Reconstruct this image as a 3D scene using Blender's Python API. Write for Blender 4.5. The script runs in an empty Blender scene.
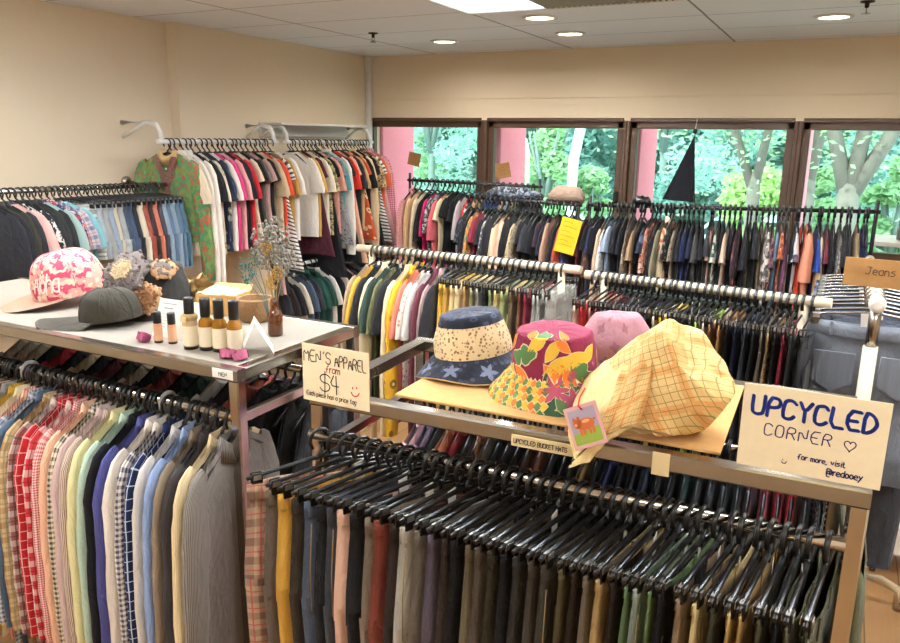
import bpy, math, random
from mathutils import Vector, Matrix, noise
PI = math.pi
random.seed(7)
S = bpy.context.scene
COL = S.collection

# ---------------------------------------------------------------- helpers
def lin(h):
    h = h.lstrip('#'); o = []
    for i in (0, 2, 4):
        v = int(h[i:i+2], 16) / 255
        o.append(v/12.92 if v <= .04045 else ((v+.055)/1.055)**2.4)
    return (o[0], o[1], o[2], 1)

class NT:
    def __init__(s, name):
        s.m = bpy.data.materials.new(name); s.m.use_nodes = True
        s.t = s.m.node_tree; s.t.nodes.clear()
        s.out = s.t.nodes.new('ShaderNodeOutputMaterial')
        s.b = s.t.nodes.new('ShaderNodeBsdfPrincipled')
        s.t.links.new(s.b.outputs[0], s.out.inputs[0])
    def n(s, ty, **kw):
        nd = s.t.nodes.new('ShaderNode' + ty)
        for k, v in kw.items():
            setattr(nd, k, v)
        return nd
    def put(s, sock, v):
        if isinstance(v, bpy.types.NodeSocket): s.t.links.new(v, sock)
        elif v is not None: sock.default_value = v
    def math(s, op, a, b=None, clamp=False):
        nd = s.n('Math', operation=op, use_clamp=clamp); s.put(nd.inputs[0], a); s.put(nd.inputs[1], b); return nd.outputs[0]
    def mix(s, f, a, b, mode='MIX'):
        nd = s.n('MixRGB', blend_type=mode); s.put(nd.inputs[0], f); s.put(nd.inputs[1], a); s.put(nd.inputs[2], b); return nd.outputs[0]
    def noise(s, vec, scale, detail=3, rough=.5, dist=0):
        nd = s.n('TexNoise'); s.put(nd.inputs['Vector'], vec); nd.inputs['Scale'].default_value = scale
        nd.inputs['Detail'].default_value = detail; nd.inputs['Roughness'].default_value = rough; nd.inputs['Distortion'].default_value = dist
        return nd.outputs[0]
    def vor(s, vec, scale, rnd=1.0):
        nd = s.n('TexVoronoi'); s.put(nd.inputs['Vector'], vec); nd.inputs['Scale'].default_value = scale
        nd.inputs['Randomness'].default_value = rnd; return nd
    def bump(s, h, strength=.3, dist=.01):
        nd = s.n('Bump'); s.put(nd.inputs['Height'], h); nd.inputs['Strength'].default_value = strength; nd.inputs['Distance'].default_value = dist
        s.t.links.new(nd.outputs[0], s.b.inputs['Normal'])
    def set(s, **kw):
        for k, v in kw.items(): s.put(s.b.inputs[k.replace('_', ' ')], v)
        return s.m

def plain(name, col, rough=.5, metal=0, noise_amt=.06, scale=30, bump=0, **kw):
    T = NT(name); c = lin(col)
    tc = T.n('TexCoord').outputs['Object']
    nz = T.noise(tc, scale, 4)
    d = tuple(x*(1-noise_amt*2) for x in c[:3]) + (1,)
    u = tuple(min(1, x*(1+noise_amt)) for x in c[:3]) + (1,)
    T.set(Base_Color=T.mix(nz, d, u), Roughness=rough, Metallic=metal, **kw)
    if bump: T.bump(nz, bump, .005)
    return T.m

_fab = {}
def fab(pat, cols):
    cols = cols.split(',') if isinstance(cols, str) else list(cols)
    key = (pat, tuple(cols))
    if key in _fab: return _fab[key]
    c = [lin(x) for x in cols]
    while len(c) < 3: c.append(c[-1])
    T = NT('fabric_' + pat)
    uv = T.n('UVMap').outputs[0]
    rnd = T.n('ObjectInfo').outputs['Random']
    mp = T.n('VectorMath', operation='ADD'); T.put(mp.inputs[0], uv)
    cb = T.n('CombineXYZ'); T.put(cb.inputs[0], T.math('MULTIPLY', rnd, 7.3)); T.put(cb.inputs[1], T.math('MULTIPLY', rnd, 3.1)); T.put(cb.inputs[2], rnd)
    T.put(mp.inputs[1], cb.outputs[0]); vec = mp.outputs[0]
    sp = T.n('SeparateXYZ'); T.put(sp.inputs[0], uv)
    u, v = sp.outputs[0], sp.outputs[1]
    def mask(x, f, w, off=0): return T.math('LESS_THAN', T.math('FRACT', T.math('ADD', T.math('MULTIPLY', x, f), off + 50)), w)
    rough = .85
    if pat in ('gingham', 'micro'):
        f = 62 if pat == 'gingham' else 130
        fac = T.math('MULTIPLY', T.math('ADD', mask(u, f, .5), mask(v, f, .5)), .5)
        col = T.mix(fac, c[0], c[1])
    elif pat == 'plaid':
        fac = T.math('MULTIPLY', T.math('ADD', mask(u, 21, .42), mask(v, 21, .42)), .46)
        col = T.mix(fac, c[0], c[1])
        ln = T.math('MAXIMUM', mask(u, 21, .08, .3), mask(v, 21, .08, .3))
        col = T.mix(T.math('MULTIPLY', ln, .75), col, c[2])
    elif pat == 'window':
        ln = T.math('MAXIMUM', mask(u, 34, .09), mask(v, 34, .09))
        col = T.mix(ln, c[0], c[1])
    elif pat == 'vstripe': col = T.mix(mask(u, 95, .42), c[0], c[1])
    elif pat == 'pin': col = T.mix(mask(u, 190, .4), c[0], c[1])
    elif pat == 'hstripe': col = T.mix(mask(v, 38, .45), c[0], c[1])
    elif pat in ('print', 'camo'):
        nz = T.noise(vec, 34 if pat == 'print' else 14, 2)
        col = T.mix(T.math('GREATER_THAN', nz, .5), c[0], c[1])
        nz2 = T.noise(vec, 47, 1); col = T.mix(T.math('GREATER_THAN', nz2, .59), col, c[2])
    elif pat in ('floral', 'dots', 'small', 'tiny'):
        vo = T.vor(vec, {'floral': 17, 'dots': 60, 'small': 55, 'tiny': 105}[pat], 1.0 if pat != 'dots' else .1)
        d = vo.outputs['Distance']
        col = T.mix(T.math('LESS_THAN', d, .36 if pat != 'dots' else .22), c[0], c[1])
        if pat != 'dots': col = T.mix(T.math('LESS_THAN', d, .16), col, c[2])
    elif pat == 'leopard':
        vo = T.vor(vec, 60); d = vo.outputs['Distance']
        ring = T.math('MULTIPLY', T.math('GREATER_THAN', d, .22), T.math('LESS_THAN', d, .46))
        col = T.mix(ring, c[0], c[1])
    elif pat == 'denim':
        st = T.n('Mapping'); T.put(st.inputs['Vector'], vec); st.inputs['Scale'].default_value = (60, 14, 1)
        nz = T.noise(st.outputs[0], 6, 4); nz2 = T.noise(vec, 7, 2)
        fac = T.math('ADD', T.math('MULTIPLY', nz, .5), T.math('MULTIPLY', nz2, .55), clamp=True)
        light = tuple(min(1, x*1.75+.015) for x in c[0][:3]) + (1,) if len(cols) < 2 else c[1]
        dark = tuple(x*.62 for x in c[0][:3]) + (1,)
        col = T.mix(fac, dark, light)
    elif pat == 'knit': 
        col = T.mix(mask(v, 160, .5), c[0], c[1])
    else:
        col = c[0]
    nz = T.noise(vec, 5, 3)
    col = T.mix(T.math('MULTIPLY', nz, .22), col, (c[0][0]*.6, c[0][1]*.6, c[0][2]*.6, 1))
    T.set(Base_Color=col, Roughness=rough, Specular_IOR_Level=.25)
    if 'Sheen Weight' in T.b.inputs: T.b.inputs['Sheen Weight'].default_value = .06
    st = T.n('Mapping'); T.put(st.inputs['Vector'], vec); st.inputs['Scale'].default_value = (1.6, .8, 1)
    T.bump(T.noise(st.outputs[0], 16, 4, .55, .6), .55, .02)
    _fab[key] = T.m
    return T.m

class MB:
    """gathers faces, uv and material slots for one mesh"""
    def __init__(s): s.v = []; s.f = []; s.uv = []; s.mi = []; s.sm = []
    def face(s, idx, uvs, mi=0, smooth=True): s.f.append(idx); s.uv.append(uvs); s.mi.append(mi); s.sm.append(smooth)
    def loft(s, rings, closed=True, cap0=False, cap1=False, mi=0, smooth=True, u0=0, v0=0, uvs=None):
        b = len(s.v); n = len(rings[0])
        for r in rings: s.v += [tuple(p) for p in r]
        m = n if closed else n-1
        V = [v0]; mid = n//4
        for j in range(1, len(rings)): V.append(V[-1] + (Vector(rings[j][mid]) - Vector(rings[j-1][mid])).length)
        Us = []
        for r in rings:
            U = [u0]
            for i in range(1, n+1): U.append(U[-1] + (Vector(r[i % n]) - Vector(r[i-1])).length)
            Us.append(U)
        ref = Us[len(Us)//2]
        for j in range(len(rings)-1):
            for i in range(m):
                k = (i+1) % n
                s.face((b+j*n+i, b+j*n+k, b+(j+1)*n+k, b+(j+1)*n+i),
                       ((ref[i], V[j]), (ref[i+1], V[j]), (ref[i+1], V[j+1]), (ref[i], V[j+1])), mi, smooth)
        if cap0: s.face(tuple(b+i for i in reversed(range(n))), tuple((s.v[b+i][0], s.v[b+i][1]) for i in reversed(range(n))), mi, False)
        if cap1:
            o = b+(len(rings)-1)*n
            s.face(tuple(o+i for i in range(n)), tuple((s.v[o+i][0], s.v[o+i][1]) for i in range(n)), mi, False)
        return s
    def tube(s, path, r, n=8, mi=0, rx=None, caps=True, up=(1, 0, 0)):
        """tube along a path; r number or list; rx = radius along the 'up' axis (flattened sections)"""
        P = [Vector(p) for p in path]; rings = []
        for i, p in enumerate(P):
            d = (P[min(i+1, len(P)-1)] - P[max(i-1, 0)]).normalized()
            a = Vector(up); a = a - d*a.dot(d)
            if a.length < 1e-4: a = Vector((0, 1, 0)) - d*d.y
            a.normalize(); c = d.cross(a)
            rr = r[i] if isinstance(r, (list, tuple)) else r
            ra = rr if rx is None else (rx[i] if isinstance(rx, (list, tuple)) else rx)
            rings.append([p + a*(ra*math.cos(t)) + c*(rr*math.sin(t)) for t in [2*PI*k/n for k in range(n)]])
        return s.loft(rings, True, caps, caps, mi)
    def bar(s, p0, p1, w, h, ch=.003, up=(0, 0, 1), mi=0):
        """chamfered rectangular bar, w across, h along up"""
        p0, p1 = Vector(p0), Vector(p1); d = (p1-p0).normalized(); u = Vector(up); u = (u - d*u.dot(d)).normalized(); c = d.cross(u)
        a, b2 = w/2, h/2
        pts = [(a, b2-ch), (a-ch, b2), (-a+ch, b2), (-a, b2-ch), (-a, -b2+ch), (-a+ch, -b2), (a-ch, -b2), (a, -b2+ch)]
        rg = [[p + c*x + u*y for x, y in pts] for p in (p0, p1)]
        return s.loft(rg, True, True, True, mi, False)
    def box(s, c, size, ch=.003, mi=0, rz=0):
        c = Vector(c); q = Matrix.Rotation(rz, 3, 'Z')
        x, y, z = (k/2 for k in size); ch = min(ch, x*.6, y*.6, z*.6)
        def ring(zz, e):
            pts = [(x-e, y-ch-e), (x-ch-e, y-e), (-x+ch+e, y-e), (-x+e, y-ch-e), (-x+e, -y+ch+e), (-x+ch+e, -y+e), (x-ch-e, -y+e), (x-e, -y+ch+e)]
            return [c + q @ Vector((a, b, zz)) for a, b in pts]
        return s.loft([ring(-z, ch*.8), ring(-z+ch, 0), ring(z-ch, 0), ring(z, ch*.8)], True, True, True, mi, False)
    def lathe(s, prof, n=24, c=(0, 0, 0), mi=0, cap0=False, cap1=False, smooth=True):
        c = Vector(c)
        return s.loft([[c + Vector((r*math.cos(2*PI*k/n), r*math.sin(2*PI*k/n), z)) for k in range(n)] for r, z in prof], True, cap0, cap1, mi, smooth)
    def grid(s, fn, nu, nv, mi=0, u=(0, 1), v=(0, 1), sc=(1, 1)):
        b = len(s.v)
        for j in range(nv+1):
            for i in range(nu+1): s.v.append(tuple(fn(u[0]+(u[1]-u[0])*i/nu, v[0]+(v[1]-v[0])*j/nv)))
        for j in range(nv):
            for i in range(nu):
                q = b+j*(nu+1)+i
                s.face((q, q+1, q+nu+2, q+nu+1), tuple((sc[0]*(i+a)/nu, sc[1]*(j+e)/nv) for a, e in ((0, 0), (1, 0), (1, 1), (0, 1))), mi)
        return s
    def poly(s, pts, mi=0):
        b = len(s.v); s.v += [tuple(p) for p in pts]
        s.face(tuple(range(b, b+len(pts))), tuple((p[0], p[1]) for p in pts), mi, False); return s
    def stroke(s, pts, w, fn, mi=0):
        """inked line: pts 2-D, fn maps (x,y) to 3-D"""
        for a, b in zip(pts, pts[1:]):
            a, b = Vector(a), Vector(b); d = b-a
            if d.length < 1e-6: continue
            nrm = Vector((-d.y, d.x)).normalized()*(w/2)
            s.poly([fn(*(a+nrm)), fn(*(a-nrm)), fn(*(b-nrm)), fn(*(b+nrm))], mi)
        for a in pts:
            s.poly([fn(a[0]+w/2*math.cos(t*PI/4), a[1]+w/2*math.sin(t*PI/4)) for t in range(8)], mi)
        return s
    def mesh(s, name):
        me = bpy.data.meshes.new(name); me.from_pydata(s.v, [], s.f); 
        uv = me.uv_layers.new(name='UVMap'); k = 0
        for p, uvs, mi, sm in zip(me.polygons, s.uv, s.mi, s.sm):
            p.material_index = mi; p.use_smooth = sm
            for q in uvs: uv.data[k].uv = q; k += 1
        me.validate(); return me
    def build(s, name, mats, parent=None, loc=(0, 0, 0), rot=(0, 0, 0)):
        me = s.mesh(name)
        for m in (mats if isinstance(mats, (list, tuple)) else [mats]): me.materials.append(m)
        return link(name, me, parent, loc, rot)

def link(name, data, parent=None, loc=(0, 0, 0), rot=(0, 0, 0)):
    o = bpy.data.objects.new(name, data); COL.objects.link(o)
    if parent: o.parent = parent
    o.location = loc; o.rotation_euler = rot
    return o
def inst(name, me, mats, parent=None, loc=(0, 0, 0), rot=(0, 0, 0)):
    """another object on a shared mesh, with its own materials"""
    o = link(name, me, parent, loc, rot)
    for i, m in enumerate(mats):
        o.material_slots[i].link = 'OBJECT'; o.material_slots[i].material = m
    return o
def slots(me, n):
    while len(me.materials) < n: me.materials.append(None)
    return me
def empty(name, loc=(0, 0, 0), rot=(0, 0, 0)):
    o = link(name, None, None, loc, rot); o.empty_display_size = .05; return o
def tag(o, label=None, cat=None, group=None, kind=None):
    for k, v in (('label', label), ('category', cat), ('group', group), ('kind', kind)):
        if v: o[k] = v
    return o
def thing(name, label, cat, loc=(0, 0, 0), rot=(0, 0, 0), group=None): return tag(empty(name, loc, rot), label, cat, group)
def struct(name, mb, mat, parent=None):
    o = mb.build(name, mat, parent)
    if not parent: tag(o, kind='structure')
    return o

# ---------------------------------------------------------------- handwriting
GL = {'M': '0208254842 ', 'E': '48080242 0535', 'N': '02084248', 'S': '473818070615354443321203', 'A': '022842 1434', 'P': '02083847463505',
 'R': '02083847463505 2542', 'L': '080242', 'U': '080312324348', 'C': '4738180703123243', 'Y': '082548 2522', 'D': '02082846442202', 'O': '180703123243473818',
 'K': '0208 480542', 'T': '0848 2822', 'H': '0208 4248 0545', 'B': '02083847463505 3544433202', 'F': '480802 0535', 'J': '1848 3833221203',
 '$': '4738180706153544433212031 2921', '4': '280444 3831', "'": '2817', 'a': '361605031232 3632', 'c': '3616050312 1232', 'd': '361605031232 3832', 'e': '04343526160503 031232',
 'f': '38281712 0525', 'g': '361605031232 36312000', 'h': '0802 0516263532', 'i': '1612 1818', 'm': '0602 05162522 25364542', 'n': '0602 0516263532', 'o': '160503122233352616',
 'p': '0600 062635332202', 'r': '0602 041626', 's': '36160534332202', 't': '181232 0626', 'v': '062236', 'y': '0623 3600', 'u': '060312223336 3632', ',': '1201', 'l': '0802',
 '@': '361504133336 3633425547280804021030', 'k': '0802 360432'}
def write(mb, text, x, y, h, w, fn, gap=1.5, slant=0, dy=0, mi=0, jit=.12, wid=1.0):
    """hand-letter text from (x,y); h = cap height"""
    k = h/6; rr = random.Random(text)
    for ch in text:
        if ch == ' ': x += k*3*wid; continue
        mx = 0
        for st in GL[ch].split():
            st = st[:len(st)//2*2]
            pts = []
            for a, b in zip(st[::2], st[1::2]):
                a, b = int(a), int(b)-2; mx = max(mx, a)
                pts.append((x + k*wid*a + slant*k*b + rr.uniform(-jit, jit)*k, y + k*b + rr.uniform(-jit, jit)*k))
            # round the corners a little
            sm = [pts[0]]
            for p, q in zip(pts, pts[1:]):
                sm += [(p[0]*.7+q[0]*.3, p[1]*.7+q[1]*.3), (p[0]*.3+q[0]*.7, p[1]*.3+q[1]*.7)]
            sm.append(pts[-1])
            mb.stroke(sm, w, fn, mi)
        x += k*wid*(mx+gap); y += dy
    return x
# ---------------------------------------------------------------- shared materials
def wall_mat(name, col):
    T = NT(name); tc = T.n('TexCoord').outputs['Object']; c = lin(col)
    nz = T.noise(tc, 1.6, 5); nf = T.noise(tc, 90, 3)
    T.set(Base_Color=T.mix(nz, tuple(x*.93 for x in c[:3]) + (1,), c), Roughness=.75, Specular_IOR_Level=.3)
    T.bump(nf, .08, .003); return T.m
M_wall = wall_mat('cream_paint', '#ead9bd')
M_white = plain('white_paint', '#e2dfd8', .5)
def ceil_mat():
    T = NT('ceiling_tiles'); tc = T.n('TexCoord').outputs['Object']
    sp = T.n('SeparateXYZ'); T.put(sp.inputs[0], tc)
    wob = T.math('MULTIPLY', T.math('SUBTRACT', T.noise(tc, 3, 3), .5), .014)
    def seam(s, per, off, w):
        f = T.math('FRACT', T.math('DIVIDE', T.math('ADD', T.math('ADD', s, off), wob), per))
        return T.math('LESS_THAN', T.math('MULTIPLY', T.math('ABSOLUTE', T.math('SUBTRACT', f, .5)), per), w)
    a = seam(sp.outputs[0], 1.22, 10.98+.82-.61+.0, .007); b = seam(sp.outputs[1], .6, 8.75, .005)
    base = T.mix(T.noise(tc, 160, 2), lin('#e6edf9'), lin('#f4f8ff'))
    base = T.mix(T.math('MULTIPLY', b, .75), base, lin('#6d6b6a'))
    base = T.mix(a, base, lin('#8f8f92'))
    T.set(Base_Color=base, Roughness=.8); T.bump(T.noise(tc, 220, 2), .12, .002); return T.m
def floor_mat():
    T = NT('oak_planks'); tc = T.n('TexCoord').outputs['Object']
    br = T.n('TexBrick'); mp = T.n('Mapping'); T.put(mp.inputs[0], tc); mp.inputs['Rotation'].default_value = (0, 0, PI/2)
    T.put(br.inputs['Vector'], mp.outputs[0])
    br.inputs['Color1'].default_value = lin('#b58a5a'); br.inputs['Color2'].default_value = lin('#9c7348'); br.inputs['Mortar'].default_value = lin('#4d3520')
    br.inputs['Scale'].default_value = 1; br.inputs['Mortar Size'].default_value = .003; br.inputs['Brick Width'].default_value = 1.2; br.inputs['Row Height'].default_value = .15
    st = T.n('Mapping'); T.put(st.inputs[0], tc); st.inputs['Scale'].default_value = (14, 1.2, 1)
    g = T.noise(st.outputs[0], 5, 5)
    T.set(Base_Color=T.mix(T.math('MULTIPLY', g, .5), br.outputs[0], lin('#8d6a44')), Roughness=.38); T.bump(g, .08, .003); return T.m
def metal(name, col, rough, nz=.1):
    T = NT(name); tc = T.n('TexCoord').outputs['Object']
    n = T.noise(tc, 14, 4)
    T.set(Base_Color=lin(col), Metallic=1.0, Roughness=T.math('ADD', T.math('MULTIPLY', n, nz), rough)); return T.m
M_chrome = metal('chrome_tube', '#c9c6c0', .09)
M_brush = metal('worn_steel', '#a9a49b', .2)
M_cream = plain('cream_pipe_coating', '#d6cab0', .4)
M_wpipe = plain('white_pipe_coating', '#ecebe6', .35)
M_dkmetal = plain('dark_metal', '#3a3734', .4, .6)
M_brown = plain('bronze_window_frame', '#5a4433', .45, .3)
M_black = plain('black_plastic', '#101012', .32, 0, .1)
M_blackg = plain('black_gloss_plastic', '#0c0c0e', .36, 0, .1)
M_ink = plain('black_ink', '#15151c', .6)
M_blue = plain('blue_ink', '#223c9c', .6)
M_navyink = plain('navy_ink', '#1d2467', .6)
M_red = plain('red_ink', '#c8242c', .6)
M_card = plain('cream_card', '#f2e2bc', .8, 0, .04, 60)
M_paper = plain('white_paper', '#efece4', .8, 0, .03, 60)
M_tape = plain('masking_tape', '#dcc796', .6, 0, .05, 50)
M_kraft = plain('kraft_cardboard', '#c79a5c', .8, 0, .1, 40)
M_kraftb = plain('brown_cardboard', '#a67a46', .85, 0, .1, 40)
M_grey = plain('grey_print', '#8d8a86', .8)

# ---------------------------------------------------------------- the room
X0, X1, Y0, Y1, ZC = -4.03, 2.6, -2.0, 6.05, 2.7
mb = MB(); mb.grid(lambda u, v: (X0-.2+(X1-X0+.4)*u, Y0-.2+(Y1-Y0+.4)*v, 0), 1, 1); mb.box(((X0+X1)/2, (Y0+Y1)/2, -.06), (X1-X0+.4, Y1-Y0+.4, .1)); struct('floor', mb, floor_mat())
mb = MB(); mb.box(((X0+X1)/2, (Y0+Y1)/2, ZC+.05), (X1-X0+.4, Y1-Y0+.5, .1), .001); struct('ceiling', mb, ceil_mat())
mb = MB(); mb.box((X0-.1, (3.79+Y0)/2, 1.35), (.2, 3.79-Y0, 2.7), .001); mb.box((X0-.06, (3.79+Y1)/2+.1, 1.35), (.28, Y1-3.79+.2, 2.7), .002); struct('wall_left', mb, M_wall)
mb = MB(); mb.box((X1+.1, (Y0+Y1)/2, 1.35), (.2, Y1-Y0+.4, 2.7), .001); struct('wall_right', mb, M_wall)
mb = MB(); mb.box(((X0+X1)/2, Y0-.1, 1.35), (X1-X0+.4, .2, 2.7), .001); struct('wall_front', mb, M_wall)
WT, WB = 2.15, 1.2
mb = MB(); mb.box(((X0+X1)/2, Y1+.1, (WT+ZC)/2), (X1-X0+.3, .2, ZC-WT), .001)
mb.box(((X0+X1)/2, Y1+.1, WB/2), (X1-X0+.3, .2, WB), .001); mb.box((2.3, Y1+.1, (WT+WB)/2), (.75, .2, WT-WB), .001); struct('wall_back', mb, M_wall)
mb = MB(); mb.box(((X0+X1)/2, Y1-.004, 2.33), (X1-X0, .008, .006), .001); struct('trim_1', mb, M_wall)
mb = MB(); mb.box((-3.925, Y1-.03, 2.0), (.045, .05, 1.4), .006); struct('trim_2', mb, M_white)
mb = MB(); mb.box(((X0+X1)/2, Y1-.06, WB-.015), (X1-X0, .2, .03), .004); struct('trim_3', mb, M_white)

M_glass = None
def glass_mat():
    m = bpy.data.materials.new('window_glass'); m.use_nodes = True; t = m.node_tree; t.nodes.clear()
    o = t.nodes.new('ShaderNodeOutputMaterial'); mx = t.nodes.new('ShaderNodeMixShader'); tr = t.nodes.new('ShaderNodeBsdfTransparent'); gl = t.nodes.new('ShaderNodeBsdfGlossy')
    fr = t.nodes.new('ShaderNodeFresnel'); fr.inputs[0].default_value = 1.2
    tr.inputs[0].default_value = (.84, .97, .95, 1); gl.inputs['Roughness'].default_value = .02
    t.links.new(fr.outputs[0], mx.inputs[0]); t.links.new(tr.outputs[0], mx.inputs[1]); t.links.new(gl.outputs[0], mx.inputs[2]); t.links.new(mx.outputs[0], o.inputs[0]); return m
M_glass = glass_mat()
MU = [-3.985, -2.78, -1.56, -.335, .89, 1.93]
for i in range(5):
    a, b = MU[i]+.028, MU[i+1]-.028
    mb = MB(); y = Y1+.05
    for x in (a+.025, b-.025): mb.bar((x, y, WB), (x, y, WT), .05, .06, .004, (0, 1, 0))
    for z in (WB+.03, WT-.03): mb.bar((a, y, z), (b, y, z), .06, .06, .004)
    for x in (a-.014, b+.014): mb.bar((x, y-.015, WB), (x, y-.015, WT), .028, .1, .004, (0, 1, 0))
    mb.bar((a, y-.05, WT+.005), (b, y-.05, WT+.005), .03, .03, .004)
    w = struct('window_%d' % (i+1), mb, M_brown)
    g = MB(); g.box(((a+b)/2, y, (WB+WT)/2), (b-a-.1, .006, WT-WB-.12), .001); g.build('window_pane', M_glass, w)
    if i == 1:
        h = MB(); h.box((b-.03, y-.05, 1.56), (.03, .04, .09), .008); h.build('window_latch', M_dkmetal, w)

# ceiling fittings
def emis(name, col, st):
    T = NT(name); T.set(Base_Color=lin('#ffffff'), Emission_Color=lin(col), Emission_Strength=st); return T.m
M_lamp = emis('lamp_diffuser', '#fff1dc', 9)
M_tube = emis('panel_diffuser', '#dfeeff', 2.2)
def lamp(name, loc, power, size, size_y=None, col=(1, .94, .85)):
    l = bpy.data.lights.new(name, 'AREA'); l.energy = power; l.color = col; l.size = size
    l.shape = 'RECTANGLE' if size_y else 'DISK'
    if size_y: l.size_y = size_y
    l.spread = math.radians(165); return link(name, l, None, loc)
def downlight(x, y, label):
    t = thing('downlight', label, 'ceiling light', (x, y, ZC), group='recessed downlights in the ceiling')
    m = MB(); m.lathe([(.105, 0), (.105, -.008), (.085, -.012), (.078, -.002)], 28); m.build('trim_ring', M_white, t)
    m = MB(); m.lathe([(.08, -.006), (.0005, -.007)], 28); m.build('diffuser', M_lamp, t)
    l = lamp('downlight_lamp', (0, 0, -.02), 6.5, .15); l.parent = t
for x, y, d in [(-1.713, 4.47, 'larger bright round downlight in front of the steel grille opening'), (-1.77, 5.2, 'round downlight nearest the wall, right of the left pair'),
                (-2.77, 5.28, 'round downlight at the left, above the second window from the left'), (-.167, 5.05, 'round downlight at the right beside a sprinkler')]:
    downlight(x, y, d)
def sprinkler(x, y, label):
    t = thing('sprinkler', label, 'sprinkler', (x, y, ZC), group='ceiling sprinklers')
    m = MB(); m.lathe([(.035, 0), (.033, -.006), (.012, -.01), (.01, -.03), (.006, -.032), (.0005, -.033)], 16); m.build('body', M_dkmetal, t)
    m = MB()
    for s in (-1, 1): m.tube([(0, .009*s, -.028), (0, .017*s, -.042), (0, .006*s, -.058)], .003, 6)
    m.lathe([(.0005, -.056), (.022, -.058), (.022, -.061), (.0005, -.062)], 14); m.build('deflector', M_brush, t)
sprinkler(-.007, 4.6, 'small dark sprinkler head beside the right downlight'); sprinkler(-3.03, 4.71, 'small dark sprinkler head above the left wall rail')
# recessed panel: lit diffuser beside a corrugated metal louvre
t = thing('ceiling_panel', 'open ceiling bay with a lit panel and corrugated brown metal grille', 'ceiling light', (0, 0, 0))
m = MB()
for a, b in (((-2.02, 4.14), (-.84, 4.14)), ((-2.02, 3.58), (-.84, 3.58)), ((-2.02, 3.58), (-2.02, 4.14)), ((-.84, 3.58), (-.84, 4.14))):
    m.bar((a[0], a[1], ZC-.008), (b[0], b[1], ZC-.008), .03, .016, .002)
m.build('frame', M_white, t)
m = MB(); m.box((-1.78, 3.86, ZC-.004), (.44, .54, .006), .001); m.build('diffuser', M_tube, t)
m = MB()
m.loft([[(-1.55+.69*k/46, y, ZC-.004-.014*(k % 2)) for k in range(47)] for y in (3.6, 4.125)], False, smooth=False)
m.build('louvre', plain('corrugated_metal', '#8a7058', .45, .5), t)
lamp('panel_lamp', (-1.78, 3.86, ZC-.02), 25, .42, .5, (.95, .97, 1)).parent = t
# unseen fill lights added over the near shop half, shining up and down
for i, (x, y, d) in enumerate([(-2.7, 1.8, 'above the cap rack'), (-1.0, 2.35, 'above the bucket hats'), (.75, 2.4, 'above the right aisle'), (-1.6, .3, 'left of the photographer'), (1.2, .3, 'right of the photographer')]):
    t = thing('added_fill_pendant', 'added long white fill light hung ' + d, 'ceiling light', (x, y, ZC), group='added suspended fill lights')
    m = MB(); m.box((0, 0, -.12), (1.3, .16, .04), .008); m.build('housing', M_white, t)
    m = MB(); m.box((0, 0, -.143), (1.24, .12, .008), .002); m.build('diffuser', M_lamp, t)
    for sx in (-.5, .5): m = MB(); m.tube([(sx, 0, 0), (sx, 0, -.11)], .002, 6); m.build('wire', M_brush, t)
    lamp('added_fill_down_lamp', (0, 0, -.155), (15, 15, 15, 17, 17)[i], 1.2, .14, (1, .95, .88)).parent = t
    u = lamp('added_fill_up_lamp', (0, 0, -.095), (118, 130, 110, 28, 28)[i], 1.2, .14, (.84, .93, 1.0)); u.parent = t; u.rotation_euler = (PI, 0, 0)

# ---------------------------------------------------------------- racks and rails
def pipe(name, path, r, mat, parent, n=12): m = MB(); m.tube(path, r, n); return m.build(name, mat, parent)
# chrome rack carrying the caps
R1 = thing('display_rack', 'chrome clothes rack with a white shelf holding caps and bottles', 'rack', (-3.05, 1.43, 0))
w1, d1 = 1.70, .57
for x, y in ((.017, .017), (w1-.017, .017), (.017, d1-.017), (w1-.017, d1-.017)):
    m = MB(); m.bar((x, y, .02), (x, y, 1.368), .034, .034, .004, (0, 1, 0)); m.build('post', M_chrome, R1)
    m = MB(); m.lathe([(.012, .02), (.022, .012), (.022, 0), (.0005, 0)], 12, (x, y, 0)); m.build('foot', M_black, R1)
for a, b, nm in (((0, .017), (w1, .017), 'frame_bar'), ((0, d1-.017), (w1, d1-.017), 'frame_bar'), ((.017, .034), (.017, d1-.034), 'frame_bar'), ((w1-.017, .034), (w1-.017, d1-.034), 'frame_bar')):
    m = MB(); m.bar((a[0], a[1], 1.385), (b[0], b[1], 1.385), .034, .036, .004); m.build(nm, M_brush if a[1] == b[1] else M_chrome, R1)
for x in (.017, w1-.017):
    m = MB(); m.bar((x, .034, 1.262), (x, d1-.034, 1.262), .022, .028, .003); m.build('crossbar', M_chrome, R1)
m = MB(); m.box((w1/2, d1/2, 1.398), (w1-.068, d1-.066, .01), .002); m.build('shelf_board', plain('white_laminate', '#989287', .4), R1)
pipe('hanging_rail', [(.0, .018, 1.264), (w1-.02, .018, 1.264)], .0125, M_chrome, R1)
pipe('hanging_rail', [(.0, d1-.05, 1.235), (w1-.02, d1-.05, 1.235)], .0125, M_chrome, R1)
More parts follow.
